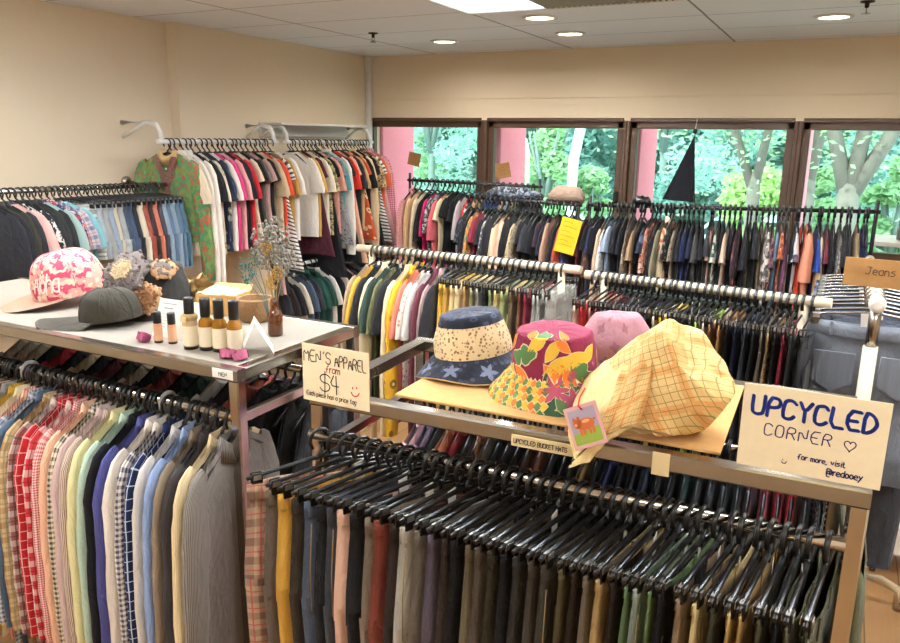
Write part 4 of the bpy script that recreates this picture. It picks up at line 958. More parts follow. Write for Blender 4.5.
for th, q, pts, sz, ro, mi in [(-1.25, 1.25, blob(24, .45, 6), .045, 0, 6), (-.95, 1.62, blob(24, .45, 6), .05, .4, 6), (-.55, 1.3, blob(24, .45, 6), .045, .2, 6), (-1.12, 1.75, LF, .05, 2.2, 4), (-.7, 1.8, LF, .05, .9, 3), (-.3, 1.6, LF, .05, 1, 2), (.2, 1.5, blob(24, .45, 6), .05, 0, 6), (.8, 1.5, LF, .06, 1, 3), (1.5, 1.5, blob(24, .45, 6), .05, 0, 6), (2.3, 1.5, LF, .06, 1, 2), (2.9, 1.5, LF, .06, 1, 3)]:
    H.motif(m, th, q, pts, sz, ro, mi, 1)
for k in range(14): H.motif(m, -1.2+k*.1, 1.06, sq, .018, 0, (2, 4)[k % 2], 1, .0012, .0012)
m.build('brim', B, t)
# 3 mauve hat behind
t = hatthing('plain mauve bucket hat standing behind the batik and plaid hats', (-.465, 1.86, ZS), (.0, -.03, 0))
H = Hat(.100, .105, .140, .055, .55, .004, (1.06, .95), 7.7)
F_mv = fab('solid', '#a87880'); F_mvd = plain('mauve_patch', '#8d5f68', .9)
m = MB(); H.part(0, 1.0, 18, mb=m)
for th, q, sz in ((-1.9, .62, .024), (-1.4, .8, .022), (-2.2, .85, .022), (-1.1, .6, .02), (-1.6, .98, .024), (-.7, .8, .02), (-1.7, .45, .02)): H.motif(m, th, q, blob(14, .3, 4), sz, th, 1, None, .0006)
m.build('crown', [F_mv, F_mvd], t)
m = MB(); H.part(1.0, 2.0, 8, mb=m); H.part(2.0, 1.02, 8, -.002, mb=m); m.build('brim', F_mv, t)
# 4 plaid hat tipped on its side, plain cream brim folding over the shelf edge
def plaidmat(name, base, l1, l2, f):
    T = NT(name); uv = T.n('UVMap').outputs[0]; sp = T.n('SeparateXYZ'); T.put(sp.inputs[0], uv)
    def band(x, fr, w, o=0): return T.math('LESS_THAN', T.math('FRACT', T.math('ADD', T.math('MULTIPLY', x, fr), 50+o)), w)
    col = T.mix(T.math('MULTIPLY', T.math('MAXIMUM', band(sp.outputs[0], f/5, .22, .3), band(sp.outputs[1], f/5, .22, .1)), .55), lin(base), lin(l2))
    col = T.mix(T.math('MULTIPLY', T.math('MAXIMUM', band(sp.outputs[0], f, .10), band(sp.outputs[1], f, .10)), .8), col, lin(l1))
    T.set(Base_Color=col, Roughness=.85); T.bump(T.noise(uv, 22, 4, .55, .5), .5, .02); return T.m
M_pl = plaidmat('yellow_plaid_cloth', '#e8c888', '#8f7434', '#dd8a3c', 72)
F_cr = fab('solid', '#e6cd92')
t = hatthing('tipped bucket hat in yellow plaid with a plain cream brim', (-.282, 1.56, 1.500), (0, 0, 0)); t.scale = (1.17, 1.1, 1.22)
H = Hat(.100, .120, .118, .070, .84, .005, (1, 1), 2.2)
# crown axis leans right and back; brim mouth opens towards the lower left
ax = Vector((.62, -.10, .74)).normalized(); xx = Vector((.72, -.35, -.62)); xx = (xx - ax*xx.dot(ax)).normalized(); yy = ax.cross(xx)
def tip(mb):
    out = MB(); out.__dict__.update(mb.__dict__); out.v = [tuple(xx*v[0] + yy*v[1] + ax*(v[2]-.11)) for v in mb.v]; return out
def soften(mb, floor):
    res = []
    for v in mb.v:
        x, y, z = v
        d = .010*nz(x*14+3, y*14, z*14) + .006*nz(x*30, y*30, z*30+4)
        z = z + d
        if z < floor: y -= (floor-z)*.25; x += (floor-z)*.2; z = floor + .002*nz(x*20, y*20)
        res.append((x+d*.5, y-d, z))
    mb.v = res; return mb
mp = soften(tip(H.part(0.0, 1.0, 26, n=64)), -.063)
mp.uv = [tuple((mp.v[i][0]*.95+mp.v[i][2]*.45, mp.v[i][2]*.95-mp.v[i][0]*.4+mp.v[i][1]*.5) for i in fc) for fc in mp.f]
mp.build('crown', M_pl, t)
def sheet(rows, mat, name, nu=14, nv=10, thick=.003):
    """soft cloth panel through a grid of control points (bilinear, rippled)"""
    P = [[Vector(p) for p in r] for r in rows]; a, b = len(P)-1, len(P[0])-1
    def at(u, v):
        i = min(int(v*a), a-1); j = min(int(u*b), b-1); fv, fu = v*a-i, u*b-j
        fv2 = fv; p = P[i][j].lerp(P[i][j+1], fu).lerp(P[i+1][j].lerp(P[i+1][j+1], fu), fv2)
        return p + Vector((.0, -.004, .004))*nz(u*4, v*4, 2.2)*2
    m = MB(); m.grid(at, nu, nv, sc=(.2, .2)); m.grid(lambda u, v: at(u, v) + Vector((.001, thick, -thick*.5)), nu, nv, sc=(.2, .2)); return m.build(name, mat, t)
# brim: wraps the mouth, folds down over the front edge of the shelf (coordinates relative to the hat)
BR = [[(-.165, .03, -.022), (-.12, .02, .022), (-.058, -.02, .075), (-.03, -.03, .098)], [(-.155, -.05, -.045), (-.118, -.075, .0), (-.055, -.10, .035), (-.012, -.085, .062)], [(-.142, -.125, -.073), (-.115, -.135, -.045), (-.065, -.13, -.012), (-.01, -.11, .015)], [(-.118, -.158, -.105), (-.105, -.158, -.085), (-.08, -.155, -.058), (-.02, -.125, -.03)]]
def colat(r, c):
    k = min(int(c), 2); return tuple(Vector(r[k]).lerp(Vector(r[k+1]), c-k))
sheet([[r[0], r[1], colat(r, 1.85)] for r in BR], F_cr, 'brim', 14, 14)
sheet([[colat(r, 1.85), colat(r, 2.4), r[3]] for r in BR], M_pl, 'brim_band', 14, 14)
sheet([[(-.118, -.158, -.108), (-.08, -.156, -.060), (-.035, -.13, -.042)], [(-.125, -.168, -.118), (-.09, -.166, -.100), (-.07, -.15, -.070)]], F_cr, 'brim_fold', 8, 4)
sheet([[(-.075, -.135, -.055), (-.03, -.11, -.048), (.03, -.09, -.055)], [(-.06, -.10, -.062), (-.02, -.09, -.062), (.02, -.07, -.062)]], F_cr, 'lining', 8, 4)
# picture price tag tied to the plaid hat with red thread
pt = thing('price_tag', 'pink-edged picture tag with an orange piglet tied beside the plaid hat', 'tag', (-.398, 1.376, 1.452), (-.22, -.48, -.05)); pt.scale = (1.12,)*3
m = MB(); m.box((0, 0, 0), (.066, .0016, .076), .0005); m.build('card', plain('pink_card', '#dba6a0', .7), pt)
f = lambda x, y: (x, -.0012, y); g = lambda x, y: (x, -.0016, y); g2 = lambda x, y: (x, -.0020, y)
m = MB(); m.poly([f(-.027, -.012), f(.027, -.004), f(.027, .031), f(-.027, .031)]); m.build('sky', plain('lavender_print', '#a79aa8', .7), pt)
m = MB(); m.poly([f(-.027, -.031), f(.027, -.031), f(.027, -.004), f(-.027, -.012)]); m.build('meadow', plain('meadow_print', '#8fa63c', .7), pt)
def ell(m, c, a, b, fn, r=0, mi=0): m.poly([fn(c[0]+a*math.cos(q)*math.cos(r)-b*math.sin(q)*math.sin(r), c[1]+a*math.cos(q)*math.sin(r)+b*math.sin(q)*math.cos(r)) for q in [2*PI*k/18 for k in range(18)]], mi)
m = MB(); ell(m, (.003, .003), .017, .0105, g); ell(m, (-.013, .006), .009, .0085, g)
for x in (-.010, -.004, .008, .015): ell(m, (x, -.009), .0028, .008, g)
ell(m, (-.018, .014), .003, .004, g); ell(m, (-.009, .015), .003, .004, g); ell(m, (.021, .008), .003, .0025, g)
m.build('piglet_drawing', plain('piglet_orange', '#c8642e', .7), pt)
m = MB(); ell(m, (-.0165, .0045), .0035, .0026, g2); ell(m, (.004, .008), .008, .003, g2); m.build('piglet_highlight', plain('piglet_light', '#e6a06c', .7), pt)
m = MB(); m.tube([(.004, -.002, .028), (.0, -.004, .036), (.004, .004, .050), (.012, .02, .064)], .0016, 6); m.build('thread', M_red, pt)

# ---------------------------------------------------------------- caps
Z1 = 1.4035
def cap(label, loc, rz, r, h, crownmat, brimmat, under, flat=False, seed=0, brim=.078, tilt=0, cut=0):
    t = thing('cap', label, 'cap', loc, (0, cut, rz), 'caps on the shelf')
    def P(th, a):
        z = h*math.sin(a*PI/2)**.9 if True else 0
        R = r*math.cos(a*PI/2)**.62
        d = .003*nz(math.cos(th)*2+seed, math.sin(th)*2, a*3)
        front = max(0, math.cos(th))
        return Vector(((R+d)*math.cos(th)*1.10, (R+d)*math.sin(th)*.94, z*(1+.10*front*(1-a)) + .012))
    n = 40
    m = MB(); m.loft([[P(2*PI*k/n, .985*j/14) for k in range(n)] for j in range(15)], True, False, True); c = m.build('crown', crownmat, t)
    m = MB()
    for q in range(6):
        th = q*PI/3 + PI/6
        m.tube([P(th, .97*j/10)*1.004 for j in range(11)], .0014, 5)
    m.build('panel_seam', crownmat, t)
    m = MB(); m.lathe([(.0005, h+.018), (.006, h+.017), (.0075, h+.013)], 12); m.build('top_button', crownmat, t)
    def Bp(u, v, o=0):
        th = (u-.5)*2*1.30; base = P(th, 0); d = Vector((math.cos(th*.55), math.sin(th*.55)*.75, 0))
        e = brim*(math.cos(th*1.12)**.55 if abs(th*1.12) < PI/2 else 0)
        p = base + d*e*v; y = p.y
        p.z = .014 + o - (0 if flat else 3.2)*y*y*v + tilt*v
        return p
    m = MB(); m.grid(lambda u, v: Bp(u, v, .0022), 24, 8, sc=(.3, .1)); m.build('brim', brimmat, t)
    m = MB(); m.grid(lambda u, v: Bp(u, v, -.0022), 24, 8, sc=(.3, .1))
    m.loft([[Bp(k/24, 1, o) for k in range(25)] for o in (-.0022, .0022)], False); m.build('brim_underside', under, t)
    return t, P
F_alo = fab('print', '#e9a99a,#c8385c,#f2d9c0')
t, P = cap('pink floral flat-brim cap with white Aloha script', (-2.43, 1.77, Z1+.030), math.radians(246), .116, .150, F_alo, plain('tan_brim', '#97745e', .8), plain('dark_underbrim', '#2a2220', .8), True, 1.0, .115, 0, .20)
m = MB()
def onc(x, y):
    th = x/.125 + .90; a = y/.22 + .10
    p = P(th, a); return p*1.0 + Vector((p.x, p.y, .0)).normalized()*.0022
xs = -.055
write(m, 'Aloha', -.075, .004, .062, .0062, lambda x, y: onc(x, y), .7, .22, wid=.62, jit=.05); m.build('embroidery', plain('white_thread', '#f2efe8', .8), t)
cap('plain dark olive baseball cap with curved brim, in front of the crochet-flower hat', (-2.04, 1.615, Z1+.008), math.radians(210), .088, .098, fab('solid', '#332e24'), fab('solid', '#38332a'), fab('solid', '#26221c'), False, 3.0, .135, .012, .10)
# crochet-flower hat
t = thing('crochet_hat', 'black hat covered with grey, cream and brown crochet flowers', 'hat', (-2.07, 1.81, Z1)); t.scale = (1.2, 1.2, 1.25)
H = Hat(.105, .10, .128, .03, .80, .003, (1, 1), 9.0)
m = MB(); H.part(0, 2.0, 26, mb=m); m.build('crown', fab('knit', '#1c1a18,#2a2622'), t)
def crochet(c, nrm, R, cols, name, rings=3, petals=7):
    nrm = Vector(nrm).normalized(); a = nrm.orthogonal().normalized(); b = nrm.cross(a); c = Vector(c)
    fl = None
    for k in range(rings):
        rr = R*(1-.30*k); m = MB(); nn = petals*6; rg = []
        for rad, z in ((.15, .30), (.55, .24), (.85, .20), (1.0, .06), (.9, -.04)):
            rg.append([c + (a*math.cos(q) + b*math.sin(q))*rr*rad*(1+.09*math.cos(petals*q+k)*(rad > .5)) + nrm*(rr*z*(1.1 if rad < .9 else 1) + k*R*.16 + .006*nz(math.cos(q)*9+k, math.sin(q)*9, rad*5)) for q in [2*PI*i/nn for i in range(nn)]])
        m.loft(rg, True, True, False)
        # knobbly stitches round the rim
        for i in range(petals*3):
            q = 2*PI*i/(petals*3); p = c + (a*math.cos(q)+b*math.sin(q))*rr*(.97+.09*math.cos(petals*q+k)) + nrm*(rr*.12 + k*R*.16)
            m.tube([p - nrm*.004, p + nrm*.005], [.0052, .003], 6)
        o = m.build(name if k == 0 else 'inner_petals', cols[min(k, len(cols)-1)], t if k == 0 else fl)
        if k == 0: fl = o
    return fl
Wg, Wc, Wb, Wt = plain('grey_yarn', '#6b605c', .95, 0, .2, 300, .6), plain('cream_yarn', '#bfaa86', .95, 0, .2, 300, .6), plain('brown_yarn', '#8a5f3c', .95, 0, .2, 300, .6), plain('tan_yarn', '#b98f66', .95, 0, .2, 300, .6)
crochet((.0, -.085, .115), (.15, -.75, .65), .068, [Wg, Wg, Wc], 'crochet_flower')
crochet((.075, -.085, .058), (.45, -.85, .35), .040, [Wt, Wb, Wb], 'crochet_flower', 3, 6)
crochet((.082, -.030, .128), (.5, -.5, .6), .034, [Wt, Wg, Wt], 'crochet_leaf', 2, 2)
m = MB()
for k in range(26):
    f = k/25; p = Vector((-.135+.20*f, -.085-.045*math.sin(f*PI), .052+.035*math.sin(f*5)-.055*f))
    m.tube([p + Vector((0, 0, -.006)), p + Vector((.006, -.003, .005))], [.008, .007], 6)
m.build('crochet_chain', Wb, t)

# ---------------------------------------------------------------- bottles and small things on the cap shelf
M_amber = NT('amber_glass').set(Base_Color=lin('#5c2d08'), Roughness=.08, Coat_Weight=.5, Transmission_Weight=.25)
M_label = plain('cream_label', '#e6d9bc', .7); M_peach = plain('peach_liquid', '#c58a66', .3); M_oil = plain('amber_oil', '#8f5e16', .12)
def lines(m, n, x0, x1, z0, dz, fn, w=.0012):
    for k in range(n): m.stroke([(x0, z0-dz*k), (x1-(.25*(x1-x0) if k % 2 else 0), z0-dz*k)], w, fn)
def roller(x, y, lab):
    t = thing('roller_bottle', lab, 'bottle', (x, y, Z1), group='roller bottles on the cap shelf')
    m = MB(); m.lathe([(.0005, 0), (.0115, 0), (.0125, .002), (.0125, .056), (.010, .060)], 20); m.build('glass', M_peach, t)
    m = MB(); m.lathe([(.0127, .008), (.0127, .050)], 20); m.build('paper_label', plain('peach_label', '#cf9d7a', .7), t)
    m = MB(); m.lathe([(.0115, .058), (.0118, .060), (.0118, .090), (.010, .093), (.0005, .0935)], 20); m.build('cap', M_blackg, t)
    m = MB(); m.lathe([(.0005, -.0002), (.0128, 0), (.0128, .006)], 20); m.build('base_ring', M_black, t)
roller(-1.741, 1.53, 'left slim roller bottle with black cap and peach label'); roller(-1.697, 1.542, 'right slim roller bottle with black cap and peach label')
def amber(x, y, lab, body, extra=False, h=1.0, rz=0):
    t = thing('spray_bottle', lab, 'bottle', (x, y, Z1), (0, 0, rz), group='black-capped bottles on the cap shelf'); t.scale = (1.1, 1.1, 1.14)
    m = MB(); m.lathe([(.0005, 0), (.0175, 0), (.019, .003), (.019, .066), (.0175, .074), (.012, .082), (.011, .088)], 24); b = m.build('glass', body, t)
    m = MB(); m.lathe([(.0193, .010), (.0193, .060)], 24); l = m.build('paper_label', M_label, t)
    m = MB()
    def fn(u, v): q = -1.75+u/.0195; return (.0196*math.cos(q), .0196*math.sin(q), v)
    lines(m, 3, -.010, .010, .042, .006, fn, .0011); m.build('label_print', M_grey, l)
    m = MB(); m.lathe([(.0125, .084), (.0132, .086), (.0132, .128), (.0118, .131), (.0005, .1315)], 20); m.build('cap', M_blackg, t)
    m = MB(); m.lathe([(.0005, -.0002), (.0192, 0), (.0194, .008)], 24); m.build('base_ring', M_black, t)
    if extra:
        m = MB(); m.lathe([(.013, .070), (.021, .076), (.0215, .086), (.014, .090)], 20); m.build('twine_collar', plain('jute_twine', '#b39a6a', .95, 0, .2, 200, .5), t)
        m = MB(); m.box((.0, -.0225, .078), (.020, .0012, .014), .0004, 0); m.build('kraft_label', M_tape, t)
amber(-1.611, 1.53, 'leftmost large bottle with a pale body and twine collar', plain('pale_glass_body', '#c9ae84', .2), True)
amber(-1.564, 1.544, 'tall amber bottle second from the left of the large ones', M_oil, rz=.2); amber(-1.520, 1.551, 'amber bottle third from the left of the large ones', M_oil, rz=.1); amber(-1.473, 1.56, 'rightmost large amber bottle behind the dried pink flowers', M_oil)
def tent(loc, rz, w, h, lab, side=1):
    t = thing('tent_card', lab, 'card', loc, (0, 0, rz))
    m = MB(); m.loft([[(x, -.045, 0), (x, 0, h), (x, .045, 0)] for x in (-w/2, w/2)], False, smooth=False)
    m.loft([[(x, -.0445, 0), (x, 0, h-.001), (x, .0445, 0)] for x in (-w/2, w/2)], False, smooth=False); m.build('card', M_paper, t)
    m = MB(); sl = .045/h
    fn = lambda x, y: (x, -.0462+(y*sl) - .0006, y)
    lines(m, 1, -w*.42, -w*.1, h*.88, .01, fn, .0022); lines(m, 1, -w*.36, -w*.16, h*.76, .01, fn, .003); lines(m, 6, -w*.42, -w*.22, h*.60, .009, fn, .0012); m.build('small_print', M_grey, t)
tent((-1.735, 1.625, Z1), .05, .175, .108, 'white folded card with small print behind the roller bottles')
t = thing('tent_card', 'white folded card at the shelf corner right of the amber bottles', 'card', (-1.435, 1.60, Z1), (0, 0, math.radians(-48)))
m = MB(); m.loft([[(x, -.04, 0), (x, 0, .092), (x, .05, 0)] for x in (-.045, .045)], False, smooth=False); m.build('card', M_paper, t)
m = MB(); fn = lambda x, y: (x, -.0406+y*(.04/.092), y); lines(m, 2, -.036, -.01, .08, .010, fn, .0018); lines(m, 5, -.036, -.012, .056, .008, fn, .0011); m.build('small_print', M_grey, t)
M_pet = plain('dried_pink_petal', '#b8607e', .9, 0, .25, 120, .4); M_pet2 = plain('dried_mauve_petal', '#8a3a5c', .9, 0, .25, 120, .4)
def rosebud(x, y, r, lab, sd):
    t = thing('dried_flower', lab, 'flower', (x, y, Z1+r*.62), (0, .4, sd), group='dried pink flowers on the cap shelf'); rr = random.Random(sd)
    m = MB(); m.lathe([(.0005, -r*.65), (r*.5, -r*.5), (r*.62, 0), (r*.4, r*.55), (.0005, r*.7)], 14); m.build('core', M_pet2, t)
    for k in range(12):
        q = k*2.4; ri = r*(.55+.035*k); tl = .25+.5*k/12
        m = MB(); m.grid(lambda u, v: Vector(((ri+.2*r*v*tl)*math.cos(q+(u-.5)*1.5), (ri+.2*r*v*tl)*math.sin(q+(u-.5)*1.5), r*(-.6+1.15*v*(1-.25*(2*u-1)**2)) + r*.12*nz(u*3+k, v*3, sd))), 6, 5); m.build('petal', M_pet if k % 2 else M_pet2, t)
rosebud(-1.786, 1.515, .021, 'dried pink flower beside the left roller bottle', 1); rosebud(-1.449, 1.505, .022, 'left one of two dried pink flowers at the shelf corner', 2); rosebud(-1.410, 1.512, .022, 'right one of two dried pink flowers at the shelf corner', 3)
# burlap pouch, cardboard box, felt pot
t = thing('burlap_pouch', 'gathered beige burlap pouch behind the bottles', 'pouch', (-2.06, 1.92, Z1), (0, 0, .3))
Wj = plain('burlap', '#b8975f', .95, 0, .15, 260, .7)
m = MB(); n = 36; rg = []
for x, R, w in ((-.095, .012, .05), (-.085, .040, .06), (-.05, .052, .05), (-.01, .050, .07), (.025, .040, .16), (.042, .030, .28), (.055, .034, .3), (.075, .050, .3), (.088, .056, .3)):
    rg.append([Vector((x + .006*math.sin(5*q), R*1.15*(1+w*.5*math.sin(9*q)+w*.3*math.sin(5*q+1))*math.cos(q), max(.0, .055 + R*1.1*(1+w*.5*math.sin(9*q))*math.sin(q)))) for q in [2*PI*i/n for i in range(n)]])
m.loft(rg, True, True, False); m.build('sack', Wj, t)
m = MB(); m.loft([[Vector((.045+d, (.036+e)*math.cos(q), .055+(.036+e)*math.sin(q))) for q in [2*PI*i/30 for i in range(30)]] for d, e in ((-.004, 0), (0, .003), (.004, 0))], True); m.build('drawstring', M_tape, t)
t = thing('cardboard_box', 'open cardboard box with cream tissue, between the pouch and the brown pot', 'box', (-1.86, 1.925, Z1), (0, 0, .25))
m = MB()
for c, s in (((0, -.052, .035), (.15, .003, .07)), ((0, .052, .035), (.15, .003, .07)), ((-.0735, 0, .035), (.003, .107, .07)), ((.0735, 0, .035), (.003, .107, .07)), ((0, 0, .002), (.15, .107, .003))): m.box(c, s, .0006)
m.build('body', M_kraft, t)
m = MB(); m.grid(lambda u, v: Vector((-.07+.14*u, -.05+.1*v, .070+.020*math.sin(u*PI)*math.sin(v*PI)+.012*nz(u*5, v*5, 3))), 16, 12); m.build('tissue', plain('cream_tissue', '#e8d6a4', .9), t)
m = MB(); m.loft([[(-.075, .053, .07), (.075, .053, .07)], [(-.07, .085, .085), (.07, .085, .085)], [(-.07, .086, .083), (.07, .086, .083)], [(-.075, .055, .067), (.075, .055, .067)]], False, smooth=False); m.build('flap', M_kraft, t)
t = thing('felt_pot', 'round brown felt pot behind the amber vase', 'pot', (-1.685, 1.885, Z1))
m = MB(); m.lathe([(.0005, 0), (.045, 0), (.054, .008), (.060, .040), (.061, .070), (.057, .078), (.051, .074), (.049, .03), (.0005, .025)], 32); m.build('body', plain('brown_felt', '#7d5c38', .95, 0, .2, 150, .5), t)
# amber vase with dried flowers
t = thing('bud_vase', 'slim amber glass vase at the shelf back right', 'vase', (-1.50, 1.765, Z1)); t.scale = (1.1, 1.1, 1.25)
m = MB(); m.lathe([(.0005, 0), (.018, 0), (.021, .004), (.021, .050), (.017, .060), (.0105, .068), (.0105, .088), (.0125, .090), (.0085, .089), (.0085, .066)], 24); m.build('glass', M_amber, t)
def sprig(lab, base, tops, stemcol, headcol, hr, cat, name, n_head):
    t = thing(name, lab, cat, base); rr = random.Random(lab)
    ms = plain('stem', stemcol, .9); mh = plain('bloom', headcol, .95, 0, .2, 200, .4)
    for q, (dx, dy, dz) in enumerate(tops):
        m = MB(); m.tube([(0, 0, 0), (dx*.3, dy*.3, dz*.5), (dx*.8, dy*.8, dz*.85), (dx, dy, dz)], .0014, 5); s_ = m.build('stem', ms, t)
        m = MB()
        for k in range(n_head):
            a = rr.uniform(0, 2*PI); b = rr.uniform(-1, 1); R = hr*rr.uniform(.3, 1)
            p = Vector((dx, dy, dz)) + Vector((R*math.cos(a)*math.sqrt(1-b*b), R*math.sin(a)*math.sqrt(1-b*b), R*b*1.25))
            e = hr*.12
            m.tube([p-Vector((0, 0, e)), p, p+Vector((0, 0, e))], [e*.4, e, e*.3], 5)
            if k % 3 == 0: m.tube([(dx, dy, dz-hr), p], .0005, 4, caps=False)
        m.build('bloom', mh, s_)
zv = Z1+.01
sprig('dried golden flower heads standing in the amber vase', (-1.50, 1.765, zv), [(-.012, .0, .15), (.012, .008, .185), (-.03, .01, .255)], '#a8834a', '#c69a4c', .024, 'dried flowers', 'dried_bloom', 60)
sprig('wispy grey dried umbel flowers in the amber vase', (-1.50, 1.765, zv), [(-.06, .03, .27), (-.015, .03, .30), (.02, .02, .26), (-.045, .02, .23), (.035, .02, .22)], '#8d8474', '#8f8b80', .045, 'dried flowers', 'dried_sprig', 60)
sprig('dried teal leaf sprigs left of the amber vase flowers', (-1.55, 1.80, Z1+.03), [(-.06, 0, .16), (-.09, 0, .13), (-.045, 0, .20), (-.10, .01, .17)], '#4f6a64', '#2f6a66', .024, 'dried leaves', 'teal_sprig', 26)
# black hanging cloth by the window, and bits lying on top of the rear rail
t = thing('black_pennant', 'black cloth hanging in folds from a hook at the third window', 'cloth', (-1.02, 5.93, 2.02))
m = MB()
m.loft([[Vector((-.012-(.17 if k < 4 else .03)*max(0, (1-k/8))*s - .03*s + .075*s*(k/8)+.01, .012*math.sin(k*2.2)*min(1, s*2), -.48*s - (.02*k/8)*s + .03)) for k in range(9)] for s in [j/10 for j in range(11)]], False)
m.build('cloth', fab('solid', '#1b1c22'), t)
m = MB(); m.lathe([(.0005, .03), (.018, .045), (.016, .065), (.0005, .072)], 12, (-.002, 0, 0)); m.build('knot', M_black, t)
m = MB(); m.tube([(-.002, 0, .07), (0, .03, .14)], .0022, 6); m.build('cord', M_paper, t)
def drape(lab, loc, sz, mat, sd, name='folded_cloth'):
    m = MB(); m.loft([[Vector((sz[0]*(x-.5), sz[1]*.5*math.cos(q)*(1-.6*abs(2*x-1)**3), sz[2]*(.5+.5*math.sin(q))*(1-.5*abs(2*x-1)**4)*(1+.25*nz(x*5, q, sd)))) for q in [2*PI*k/14 for k in range(14)]] for x in [j/14 for j in range(15)]], True, True, True)
    return tag(m.build(name, mat, None, loc), lab, 'cloth')
drape('dark striped garment folded over the top of the rail left of the street lamp', (-2.0, 4.86, 1.60), (.42, .08, .075), fab('print', '#1c2026,#4a525c,#8a9096'), 1)
drape('beige cap-like bundle on the rail end before the street lamp', (-1.62, 4.84, 1.595), (.24, .12, .11), fab('solid', '#9a8270'), 4, 'cloth_bundle')
drape('small black bundle on the rail joint below the third window', (-1.13, 4.87, 1.60), (.12, .07, .06), M_black, 6, 'cloth_bundle')
drape('grey rounded bundle by the window behind the jeans sign', (.50, 5.5, 1.42), (.34, .26, .17), fab('solid', '#77726c'), 8, 'cloth_bundle')
t = thing('side_table', 'narrow table by the window under the grey bundle', 'table', (.5, 5.6, 0))
m = MB(); m.box((0, 0, 1.40), (.6, .45, .03), .004); m.build('tabletop', M_white, t)
for x in (-.27, .27):
    for y in (-.19, .19): m = MB(); m.bar((x, y, 0), (x, y, 1.385), .03, .03); m.build('leg', M_white, t)
# ---------------------------------------------------------------- outside the windows
GZ = -1.2
def leafmat(name, a, b):
    T = NT(name); rnd = T.n('ObjectInfo').outputs['Random']; g = T.n('NewGeometry')
    nzv = T.noise(g.outputs['Position'], 1.7, 3)
    col = T.mix(nzv, lin(a), lin(b)); T.set(Base_Color=col, Roughness=.6, Specular_IOR_Level=.2)
    tr = T.n('BsdfTranslucent'); T.put(tr.inputs[0], col); mx = T.n('MixShader'); mx.inputs[0].default_value = .45
    T.t.links.new(T.b.outputs[0], mx.inputs[1]); T.t.links.new(tr.outputs[0], mx.inputs[2]); T.t.links.new(mx.outputs[0], T.out.inputs[0]); return T.m
LM = [leafmat('leaf_teal', '#93bfae', '#c4dccf'), leafmat('leaf_green', '#98c08c', '#c8dfb6'), leafmat('leaf_blue_green', '#7ba69c', '#a9cac0'), leafmat('leaf_lime', '#b0cf80', '#d6e8ac')]  # leaf colours kept pale, with the bright outdoor haze painted in
M_bark = plain('pale_bark', '#8a8178', .9, 0, .2, 6, .5); M_bark2 = plain('grey_bark', '#7d8a84', .9, 0, .2, 6, .5)
def tree(loc, h, R, mat, bark, label, sd, trunk_r=.15, fork=None, nleaf=1500, ls=.16, name='tree', low=.25, cone=False):
    rr = random.Random(sd); t = thing(name, label, 'tree', loc, group='trees beyond the windows')
    m = MB(); fk = fork or h*.45
    m.tube([(0, 0, 0), (.05, 0, fk*.5), (0, .02, fk)], [trunk_r*1.25, trunk_r, trunk_r*.95], 10)
    m.build('trunk', bark, t)
    for k in range(5):
        a = k*2*PI/5 + sd; e = R*.6
        m = MB(); m.tube([(0, 0, fk-.05), (e*.25*math.cos(a), e*.25*math.sin(a), fk+(h-fk)*.3), (e*.7*math.cos(a), e*.7*math.sin(a), fk+(h-fk)*.75)], [trunk_r*.75, trunk_r*.5, trunk_r*.2], 8); m.build('branch', bark, t)
    m = MB()
    cl = []
    for k in range(16):
        f = rr.random(); z = h*(low + (1-low)*f); rad = R*(1-f*.85 if cone else math.sin(PI*min(.96, .18+f*.82))**.6)
        a = rr.uniform(0, 2*PI); q = rad*rr.uniform(.3, .8); cl.append((Vector((q*math.cos(a), q*math.sin(a), z)), R*rr.uniform(.30, .5)*(1-.4*f if cone else 1)))
    for k in range(nleaf):
        c, cr = cl[k % len(cl)]; a = rr.uniform(0, 2*PI); b = rr.uniform(-1, 1); q = cr*rr.random()**.4; s_ = math.sqrt(1-b*b)
        p = c + Vector((q*s_*math.cos(a), q*s_*math.sin(a), q*b*.8))
        d = Vector((rr.uniform(-1, 1), rr.uniform(-1, 1), rr.uniform(-.6, .6))).normalized(); e = d.orthogonal().normalized(); e = (e + d.cross(e)*rr.uniform(-1, 1)).normalized()
        L = ls*rr.uniform(.7, 1.3)
        m.poly([p - d*L, p + e*L*.45, p + d*L, p - e*L*.45])
    m.build('foliage', mat, t)
# the far belt of trees (each its own crown), then the nearer ones
K = 0
far = [(-21.5, 30), (-18.5, 28), (-16, 31), (-13.5, 28), (-11, 30), (-8.6, 28), (-6.2, 31), (-3.8, 28), (-1.2, 30), (1.4, 28), (4, 30)]
for i, (x, y) in enumerate(far):
    tree((x, y, GZ), 8.5, 2.6, LM[(2, 0, 2, 0, 0)[i % 5]], M_bark2, f"{ORD[i]} tree from the left in the far belt beyond the street", 40+i, .2, 2.2, 5200, .19, low=.08)
mid = [(-10.9, 20, 6.2, 1.9, 0, 'bushy teal tree beyond the first window, near the left pink pillar'), (-5.85, 16, 3.9, 1.05, 1, 'pointed bright green tree in the middle of the second window'), (-7.9, 19.5, 3.0, .5, 3, 'small lime green shrub tree beside the thin street lamp'),
       (-5.1, 17, 2.5, .6, 1, 'small round green tree right of the tall street lamp'), (-4.6, 22, 6.5, 1.7, 2, 'dark teal tree at the left of the third window'), (-2.5, 20, 6.4, 1.7, 0, 'tall leafy tree in the third window'), (-1.45, 15, 2.6, .8, 3, 'yellow-green bush low in the third window'),
       (-.3, 13, 2.7, .5, 1, 'bright green bush between the two forked trunks'), (1.0, 18, 6.5, 1.5, 2, 'dark green tree behind the right forked trunk'), (.75, 13.5, 2.9, .6, 1, 'fresh green bush beside the right forked trunk'), (-14.2, 24, 5.5, 1.7, 1, 'light green tree far left beside the pink pillar')]
